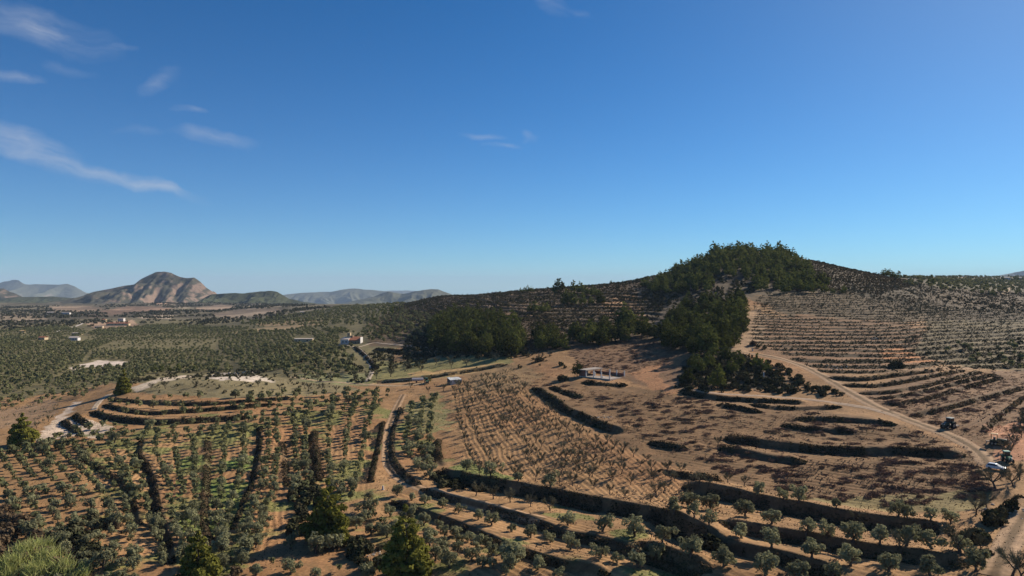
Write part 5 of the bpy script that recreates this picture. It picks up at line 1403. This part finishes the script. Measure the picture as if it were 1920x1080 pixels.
def ruin():
    p = at(1099, 707.5); p[2] += .35
    r = empty('roofless_building', p, math.radians(45), label='unfinished building with a concrete slab roof and rows of bare white pillars', category='building')
    MB().box(-.6, 13.2, -16, 4.6, -4, .12).build('floor_slab', M['concrete'], r)
    MB().box(-.8, 13.4, -.7, 4.8, 3.2, 3.6).build('roof_slab', M['concrete'], r)
    MB().box(-.4, -.12, .3, 4.4, .12, 3.2).box(-.12, 5, 4.1, 4.4, .12, 3.2).build('wall', M['brick'], r)
    MB().box(12.8, 13.1, -14.6, 4.3, .12, 1.9).box(9, 12.8, 4.1, 4.4, .12, 1.6).build('low_wall', M['brick'], r)
    for x, y in ((0,0),(6.2,-.2),(12.4,0),(0,-5),(0,-10),(0,-15.4),(5.5,3.6),(12.4,-6),(12.4,-10.5),(12.4,-15.4),(4.6,-2.2),(6.2,-5.2)):
        h = 3.2 if y > -1 else (2.2 if x in (4.6, 6.2) else 3.3)
        MB().box(x-.24, x+.24, y-.24, y+.24, .12, h).build('pillar', M['white_wall'], r)
    MB().box(2.2, 3.6, -9.4, -8.6, .12, .7, .1, .1).box(4.4, 5.2, -12.4, -11.6, .12, .6, .1, .1).build('rubble', M['white_wall'], r)
ruin()
def rubble(px, py, n, spread, label, size=.5, kind='rubble'):
    p = at(px, py); rng = np.random.default_rng(int(px)); o = MB()
    for k in range(n):
        x, y = rng.normal(0, spread), rng.normal(0, spread)
        z = float(height(p[0] + x, p[1] + y) - p[2]); s = size * rng.uniform(.5, 1.2)
        q = rng.normal(0, 1, (12, 3)); q /= np.linalg.norm(q, axis=1)[:, None]
        import mathutils
        b = s * (.8 + .3 * rng.random(12))[:, None] * q * [1.2, 1, .8]
        import bmesh
        bm = bmesh.new()
        vs = [bm.verts.new((x + v[0], y + v[1], z + v[2] * .9 + s * .2)) for v in b]
        bmesh.ops.convex_hull(bm, input=vs)
        bm.verts.index_update()
        o.add([v.co for v in bm.verts], [[v.index for v in f.verts] for f in bm.faces]); bm.free()
    ob = o.build('stone_pile', M['rock'], None, label=label, category='stones'); ob.location = p
    ob['kind'] = 'stuff'
rubble(430, 704, 60, 6.0, 'white broken limestone on top of the pale knoll', .9)
rubble(1565, 689, 22, 2.4, 'white stones on the terrace right of the diagonal track', .5)
rubble(1640, 636, 16, 2.0, 'pale stones tumbled down the right terraces', .5)
rubble(1880, 955, 40, 2.6, 'grey stones of the broken bank by the lower right track', .45)
rubble(1140, 783, 14, 1.6, 'pale stones at the lower end of the long slanting bank', .45)
rubble(700, 1040, 30, 1.8, 'stones and cut branches between the two front pines', .3)

def marker(px, py, h, label):
    p = at(px, py)
    m = MB().box(-.28, .28, -.28, .28, -.2, h, .05, .05).box(-.4, .4, -.4, .4, -.2, .12)
    o = m.build('water_post', M['white_wall'], None, .02, label=label, category='post'); o.location = p
marker(1432, 706, 2.0, 'white post in the dark thicket below the large wood')
marker(1411, 658, 1.4, 'white post beside the purplish bush on the pale scar')
marker(1370, 645, 1.3, 'white post at the right edge of the large wood')
marker(718, 918, 1.2, 'white post in the grass where the dirt track bends')

# ---- vehicles (x forward)
def car():
    p = at(1868, 881)
    p[2] += .05
    r = empty('car', p, math.radians(-48), label='white hatchback parked where the dirt track reaches the red soil', category='car'); r.scale = (1.2, 1.2, 1.2)
    body = [(-2.05,.35),(-2.1,.75),(-1.95,1.0),(-.9,1.02),(.75,.98),(1.75,.86),(2.05,.68),(2.08,.35)]
    MB().prism(body, -.84, .84).build('body', M['white_paint'], r, .07)
    m = MB(); m.add([(-1.95,-.78,1.0),(.85,-.78,.97),(.85,.78,.97),(-1.95,.78,1.0),(-1.55,-.62,1.50),(-.05,-.62,1.50),(-.05,.62,1.50),(-1.55,.62,1.50)], [(0,3,2,1),(4,5,6,7),(0,1,5,4),(1,2,6,5),(2,3,7,6),(3,0,4,7)])
    m.build('cabin', M['white_paint'], r, .05)
    m = MB(); m.add([(.86,-.70,1.0),(.86,.70,1.0),(.02,.58,1.46),(.02,-.58,1.46),(.9,-.70,1.02),(.9,.70,1.02),(.06,.58,1.48),(.06,-.58,1.48)], [(0,1,2,3),(4,7,6,5),(0,4,5,1),(1,5,6,2),(2,6,7,3),(3,7,4,0)])
    m.build('windscreen', M['dark_glass'], r)
    for s in (-1, 1):
        m = MB(); y0, y1 = s*.785, s*.645
        m.add([(-1.7,y0,1.06),(.62,y0,1.04),(-.12,y1,1.44),(-1.42,y1,1.44),(-1.7,y0+s*.03,1.06),(.62,y0+s*.03,1.04),(-.12,y1+s*.03,1.44),(-1.42,y1+s*.03,1.44)], [(0,1,2,3),(4,7,6,5),(0,4,5,1),(1,5,6,2),(2,6,7,3),(3,7,4,0)])
        m.build('side_window', M['dark_glass'], r)
        for x in (-1.3, 1.3):
            w = MB().wheel(x, s*.78, .32, .32, .22).build('wheel', M['rubber'], r)
            MB().wheel(x, s*.885, .32, .19, .03, 12).build('rim', M['bare_steel'], w)
        MB().box(1.98, 2.1, s*.62-.16, s*.62+.16, .62, .78).build('headlight', M['lamp_glass'], r)
        MB().box(.55, .75, s*.84-.02 if s > 0 else -1.0, 1.0 if s > 0 else s*.84+.02, .98, 1.1).build('mirror', M['white_paint'], r)
    m = MB(); m.add([(-1.99,-.6,1.06),(-1.99,.6,1.06),(-1.62,.52,1.42),(-1.62,-.52,1.42),(-2.02,-.6,1.07),(-2.02,.6,1.07),(-1.65,.52,1.43),(-1.65,-.52,1.43)], [(0,3,2,1),(4,5,6,7),(0,1,5,4),(1,2,6,5),(2,3,7,6),(3,0,4,7)])
    m.build('rear_window', M['dark_glass'], r)
    MB().box(2.06, 2.12, -.55, .55, .4, .55).build('bumper', M['dark_metal'], r)
car()

def tractor(px, py, rz, paint, roofm, label, sc=1.0, implement=False):
    p = at(px, py)
    r = empty('tractor', p, rz, label=label, category='tractor'); r.scale = (sc, sc, sc)
    MB().prism([(-.1,.75),(1.9,.75),(2.05,.95),(2.0,1.42),(1.7,1.55),(-.1,1.62)], -.42, .42).build('bonnet', M[paint], r, .05)
    MB().box(-1.2, 2.0, -.35, .35, .45, .85).build('chassis', M['dark_metal'], r)
    for s in (-1, 1):
        w = MB().wheel(-.75, s*.88, .82, .82, .5, 22).build('rear_wheel', M['rubber'], r)
        MB().wheel(-.75, s*1.10, .82, .42, .1, 14).build('rim', M['bare_steel'], w)
        w = MB().wheel(1.45, s*.82, .52, .52, .34, 18).build('front_wheel', M['rubber'], r)
        MB().wheel(1.45, s*.97, .52, .26, .08, 12).build('rim', M['bare_steel'], w)
        MB().prism([(-1.65,1.3),(-1.3,1.72),(-.4,1.76),(.1,1.4),(.1,1.3),(-.4,1.66),(-1.25,1.62),(-1.55,1.25)], s*.62 if s > 0 else -1.18, 1.18 if s > 0 else s*.62).build('mudguard', M[paint], r)
    m = MB()
    for x in (-1.35, -.05):
        for s in (-1, 1): m.box(x-.04, x+.04, s*.6-.04, s*.6+.04, 1.3, 2.62)
    m.build('cab_frame', M[paint], r)
    MB().box(-1.3, -.1, -.57, .57, 1.5, 2.58).build('cab_glass', M['dark_glass'], r)
    MB().box(-1.55, .2, -.78, .78, 2.62, 2.80, .12, .1).build('cab_roof', M[roofm], r, .04)
    MB().tube([(1.0,.3,1.5),(1.0,.3,2.4)], [.05, .045]).build('exhaust_pipe', M['dark_metal'], r)
    for s in (-1, 1): MB().box(2.0, 2.06, s*.28-.1, s*.28+.1, 1.15, 1.35).build('headlight', M['lamp_glass'], r)
    m = MB().box(2.0, 2.5, -.35, .35, .55, .95) if not implement else MB().box(-3.1, -1.4, -1.0, 1.0, .5, .72).box(-3.0, -2.9, -.9, -.8, .1, .6).box(-3.0, -2.9, .8, .9, .1, .6).box(-2.3, -2.2, -.5, -.4, .05, .6).box(-2.3, -2.2, .4, .5, .05, .6)
    m.build('front_weight' if not implement else 'plough', M['dark_metal'] if not implement else M['bare_steel'], r)
    return r
tractor(1778, 803, math.radians(205), 'deep_green', 'grey_green', 'dark tractor with black wheels working on the brown terraces above the track', 1.35, True)
tractor(1889, 866, math.radians(-105), 'green_paint', 'pale_green', 'small tractor with a pale green roof beside the white car', 1.15)
tractor(800, 719, math.radians(-80), 'green_paint', 'green_paint', 'small green tractor parked by the long pale tank', 1.1)

def crawler():
    p = at(1871, 834)
    r = empty('crawler_tractor', p, math.radians(-38), label='yellowish crawler bulldozer with tan roof and wide blade at right edge', category='bulldozer'); r.scale = (1.25, 1.25, 1.25)
    for s in (-1, 1):
        m = MB().prism([(-1.7,.12),(-1.3,0),(1.3,0),(1.7,.12),(1.8,.5),(1.5,.85),(-1.5,.85),(-1.8,.5)], s*.95-.28, s*.95+.28)
        t = m.build('track', M['rubber'], r, .04)
        rr = MB()
        for x in (-1.2, -.4, .4, 1.2): rr.wheel(x, s*1.24, .42, .26, .06, 12)
        rr.build('track_rollers', M['bare_steel'], t)
        MB().box(-.2, 2.7, s*1.42-.09, s*1.42+.09, .35, .58).build('blade_arm', M['ochre_paint'], r)
        MB().tube([(.9,s*.5,1.5),(2.5,s*.6,.9)], [.07, .05]).build('lift_cylinder', M['bare_steel'], r)
    MB().prism([(-.1,.6),(1.85,.6),(1.95,1.5),(1.7,1.62),(-.1,1.7)], -.5, .5).build('engine_cover', M['olive_metal'], r, .05)
    MB().box(-1.7, -.1, -.75, .75, .55, 1.3).build('body', M['olive_metal'], r, .05)
    MB().box(-1.0, -.5, -.3, .3, 1.3, 1.95).build('seat', M['dark_metal'], r)
    m = MB()
    for x in (-1.45, -.15):
        for s in (-1, 1): m.box(x-.05, x+.05, s*.66-.05, s*.66+.05, 1.3, 2.75)
    m.build('cab_frame', M['ochre_paint'], r)
    MB().box(-1.6, .05, -.85, .85, 2.75, 2.9, .1, .1).build('cab_roof', M['tan_roof'], r, .04)
    MB().prism([(2.6,.05),(2.78,.05),(2.9,.3),(2.8,.75),(2.95,1.1),(2.75,1.1),(2.6,.7),(2.66,.35)], -1.75, 1.75).build('blade', M['bare_steel'], r)
    MB().tube([(1.1,.25,1.6),(1.1,.25,2.4)], [.06, .05]).build('exhaust_pipe', M['dark_metal'], r)
    rp = MB().box(-2.6, -1.7, -.3, .3, .6, .8)
    for y in (-.25, .25): rp.prism([(-2.6,.7),(-2.35,.7),(-2.5,-.1),(-2.62,-.1)], y-.06, y+.06)
    rp.build('ripper', M['bare_steel'], r)
crawler()

def tank_trailer():
    p = at(783, 717)
    r = empty('tank_trailer', p, math.radians(8), label='long pale pinkish tank on a trailer left of the shed', category='trailer')
    m = MB(); n = 14
    prof = [(math.cos(2*math.pi*k/n)*.95, 1.75+math.sin(2*math.pi*k/n)*.85) for k in range(n)]
    V = [(-3.2,y,z) for y, z in prof] + [(3.2,y,z) for y, z in prof]
    m.add(V, [tuple(range(n)), tuple(range(2*n-1,n-1,-1))] + [(i,i+n,(i+1)%n+n,(i+1)%n) for i in range(n)])
    m.build('tank', M['pink_white'], r, .05)
    MB().box(-3.1, 3.3, -.45, .45, .75, .92).box(3.3, 4.6, -.06, .06, .7, .82).build('chassis', M['dark_metal'], r)
    for s in (-1, 1): MB().wheel(-.6, s*.85, .45, .45, .26).build('wheel', M['rubber'], r)
    MB().box(3.0, 3.12, -.1, .1, .0, .8).build('stand', M['bare_steel'], r)
tank_trailer()

def tarp_shed():
    p = at(852, 719)
    r = empty('tarp_shed', p, math.radians(30), label='lean-to shed covered by a bluish white sheet above the almond rows', category='shed')
    w, d = 6.8, 4.2
    m = MB(); rng = np.random.default_rng(4)
    nx, ny = 8, 5
    V = []
    for i in range(nx+1):
        for j in range(ny+1):
            V.append((-w/2-.2 + (w+.4)*i/nx, -d/2-.2+(d+.4)*j/ny, 2.35 + .9*j/ny + rng.normal(0,.07)))
    Fc = [(i*(ny+1)+j, (i+1)*(ny+1)+j, (i+1)*(ny+1)+j+1, i*(ny+1)+j+1) for i in range(nx) for j in range(ny)]
    n = len(V); V += [(x,y,z-.05) for x,y,z in V]; Fc += [tuple(q+n for q in f[::-1]) for f in Fc]
    m.add(V, Fc); m.build('roof_sheet', M['tarp'], r)
    MB().box(-w/2, w/2, -d/2, -d/2+.12, -1, 2.3).build('front_sheet', M['tarp'], r)
    MB().add([(-w/2,-d/2+.12,-1),(-w/2+.12,-d/2+.12,-1),(-w/2+.12,d/2,-1),(-w/2,d/2,-1),(-w/2,-d/2+.12,2.3),(-w/2+.12,-d/2+.12,2.3),(-w/2+.12,d/2,3.1),(-w/2,d/2,3.1)], [(0,3,2,1),(4,5,6,7),(0,1,5,4),(1,2,6,5),(2,3,7,6),(3,0,4,7)]).build('end_wall', M['tarp_dark'], r)
    for x in (-w/2+.3, 0, w/2-.1): MB().box(x-.06, x+.06, d/2-.12, d/2, -1, 3.1).build('post', M['wood_dark'], r)
    MB().box(w/2+.05, w/2+.13, -d/2, -d/2+.08, -1, 3.6).box(w/2-.1, w/2+.9, -d/2, -d/2+.06, 3.5, 3.6).build('pole', M['white_wall'], r)
tarp_shed()

# ------------------------------------------------------------------ mountains and far hills (real ridges at their own distance)
def mountain_mat(name, rockc, rock2, veg, veg_amount, scale):
    m, nt, b = mat_base(name, .95)
    N, L = nt.nodes.new, nt.links.new
    g = N('ShaderNodeNewGeometry')
    n1 = N('ShaderNodeTexNoise'); n1.inputs['Scale'].default_value = scale; n1.inputs['Detail'].default_value = 8; n1.inputs['Roughness'].default_value = .62
    L(g.outputs['Position'], n1.inputs['Vector'])
    n2 = N('ShaderNodeTexNoise'); n2.inputs['Scale'].default_value = scale * 7; n2.inputs['Detail'].default_value = 5
    L(g.outputs['Position'], n2.inputs['Vector'])
    mx = N('ShaderNodeMixRGB'); mx.inputs['Color1'].default_value = (*rockc, 1); mx.inputs['Color2'].default_value = (*rock2, 1); L(n2.outputs['Fac'], mx.inputs['Fac'])
    sp = N('ShaderNodeSeparateXYZ'); L(g.outputs['Normal'], sp.inputs[0])
    ad = N('ShaderNodeMath'); ad.operation = 'MULTIPLY_ADD'; ad.inputs[1].default_value = .55; L(sp.outputs['Z'], ad.inputs[0]); L(n1.outputs['Fac'], ad.inputs[2])
    r = N('ShaderNodeMapRange'); r.inputs['From Min'].default_value = 1.12 - veg_amount; r.inputs['From Max'].default_value = 1.22 - veg_amount
    L(ad.outputs[0], r.inputs['Value'])
    m2 = N('ShaderNodeMixRGB'); m2.inputs['Color2'].default_value = (*veg, 1); L(r.outputs[0], m2.inputs['Fac']); L(mx.outputs[0], m2.inputs['Color1'])
    L(m2.outputs[0], b.inputs['Base Color'])
    bp = N('ShaderNodeBump'); bp.inputs['Strength'].default_value = .8; bp.inputs['Distance'].default_value = .15 / scale
    L(n1.outputs['Fac'], bp.inputs['Height']); L(bp.outputs[0], b.inputs['Normal'])
    return m
M['mesa'] = mountain_mat('rocky_mountain', (.27, .185, .135), (.15, .105, .078), (.07, .064, .042), .25, .014)
M['range'] = mountain_mat('far_range', (.26, .22, .17), (.18, .15, .11), (.10, .10, .06), .42, .003)
M['hill'] = mountain_mat('wooded_hill', (.25, .18, .12), (.18, .13, .08), (.065, .07, .035), .52, .02)

def mountain(name, sky, d, front, back, mat, label, rough=.16, seed=1, cliff=0.0, base=None, spur=1.0):
    """a ridge whose crest follows the traced skyline at distance d; slopes run front and back from it, cut by gullies"""
    base = CZ - 35 / F * d if base is None else base
    px = np.array([p[0] for p in sky], float); py = np.array([p[1] for p in sky], float)
    X = (px - 960) / F * d; Hh = CZ - (py - HOR) / F * d
    n = 420
    x = np.linspace(X[0], X[-1], n); h = np.interp(x, X, Hh)
    amp = np.maximum(h - base, 1)
    t = np.concatenate([-np.linspace(1, 0, 84) ** 1.25, np.linspace(0, 1, 24)[1:]])
    S = np.where(t < 0, -t, t)
    xx, tt = np.meshgrid(x, t, indexing='ij')
    span = front
    wob = (fbm(xx / (span * .45), np.zeros_like(xx) + seed, seed, 3) - .5) * front * .35 * spur
    yy = d + np.where(tt < 0, tt * front, tt * back) + wob * (1 - np.abs(tt))
    if cliff: pr = np.where(S < .18, 1 - cliff * S / .18, (1 - cliff) * (1 - sstep(.18, 1, S)) )
    else: pr = (1 - S) ** 1.35
    gul = 1 - np.abs(fbm(xx / (span * .22) + fbm(xx / span, yy / span, seed + 9, 2) * 2, yy / (span * .8), seed + 3, 4) - .5) * 2.4
    rr = (fbm(xx / (span * .10), yy / (span * .10), seed + 5, 4) - .5)
    mod = np.sin(np.clip(S, 0, 1) * math.pi) ** .8
    zz = base + amp[:, None] * (pr * (1 + rough * rr * mod) - (1 - gul) * rough * 1.9 * mod * np.minimum(pr * 1.6, 1))
    zz = np.where(S < 1e-6, base + amp[:, None] * (1 + .075 * (fbm(xx / (span * .09), yy * 0 + seed, seed, 4) - .5)), zz)
    zz = np.where(S > .999, base - 20, zz)
    nt_ = len(t)
    V = np.stack([xx, yy, zz], -1).reshape(-1, 3)
    idx = np.arange(n * nt_).reshape(n, nt_)
    Fc = np.stack([idx[:-1, :-1], idx[1:, :-1], idx[1:, 1:], idx[:-1, 1:]], -1).reshape(-1, 4)
    link(name, new_mesh(name, V, Fc, M[mat], False), None, kind='structure', label=label)
mountain('mountain', [(150,566),(163,555),(185,547),(215,541),(236,535),(250,533),(262,523),(272,517),(285,511),(300,508.5),(313,510),(325,515),(340,519),(352,521),(365,520),(374,527),(385,540),(398,549),(410,560)], 4600, 760, 500, 'mesa', 'rocky flat-topped mountain', .44, 3, .24)
mountain('mountain', [(370,566),(395,552),(420,550),(440,549),(455,550),(470,548),(490,546),(505,545),(517,547),(528,553),(540,560),(570,566),(610,571)], 3900, 380, 350, 'hill', 'low wooded ridge with a small cliff', .30, 5, .35)
mountain('mountain', [(-300,548),(-60,528),(0,531),(12,527),(28,525),(45,527),(58,533),(75,533),(95,534),(115,534),(132,532),(148,537),(160,544),(172,552),(200,558)], 15000, 2600, 2000, 'range', 'blue range on the far left', .35, 8)
mountain('mountain', [(-400,540),(-80,536),(0,541),(10,547),(22,551),(40,559),(60,566)], 5200, 500, 400, 'mesa', 'brown hillside at the left edge', .3, 11)
mountain('mountain', [(-200,562),(0,560),(40,557),(90,556),(140,560),(180,563),(230,569)], 4700, 420, 400, 'hill', 'low wooded hills on the left', .3, 17)
mountain('mountain', [(500,560),(530,552),(560,549),(590,548),(615,547),(640,543.5),(655,541.5),(668,541),(685,543),(700,544),(720,545.5),(745,549),(790,556),(830,560)], 14000, 2300, 2000, 'range', 'blue range in the middle distance', .4, 21)
mountain('mountain', [(610,575),(650,567),(680,561),(703,556),(715,551),(730,547.5),(740,549),(752,552),(765,550),(780,546),(795,543.5),(808,542),(822,543),(833,547),(850,553),(880,562)], 8600, 1150, 900, 'range', 'two-humped grey green range behind the terraced hill', .42, 26)
mountain('mountain', [(660,552),(720,546),(745,545),(765,544.5),(790,546),(840,552)], 24000, 3000, 2500, 'range', 'faintest range on the horizon', .3, 31)
mountain('mountain', [(1770,530),(1790,521),(1800,518),(1807,516.5),(1815,517.5),(1825,518.5),(1838,520),(1850,519),(1865,517),(1880,514.5),(1900,510.5),(1920,506),(1960,499),(2050,490),(2200,500)], 12500, 2100, 1800, 'range', 'blue mountain at the right edge', .3, 37)

# ------------------------------------------------------------------ haze: one box of thin air round the whole scene, below the sky
def haze():
    m = bpy.data.materials.new('haze_air'); m.use_nodes = True
    nt = m.node_tree; nt.nodes.clear()
    out = nt.nodes.new('ShaderNodeOutputMaterial'); v = nt.nodes.new('ShaderNodeVolumePrincipled')
    v.inputs['Color'].default_value = (.62, .78, 1.0, 1)
    v.inputs['Density'].default_value = HAZE
    v.inputs['Anisotropy'].default_value = .0
    nt.links.new(v.outputs[0], out.inputs['Volume'])
    z0 = min(float(Z.min()), -40) - 1.5
    me = bpy.data.meshes.new('haze')
    x, y0, y1, z1 = 56000, -5200, 34000, 560
    me.from_pydata([(-x,y0,z0),(x,y0,z0),(x,y1,z0),(-x,y1,z0),(-x,y0,z1),(x,y0,z1),(x,y1,z1),(-x,y1,z1)], [], [(0,3,2,1),(4,5,6,7),(0,1,5,4),(1,2,6,5),(2,3,7,6),(3,0,4,7)])
    me.materials.append(m)
    link('haze', me, kind='stuff')
HAZE = 3.2e-5
haze()
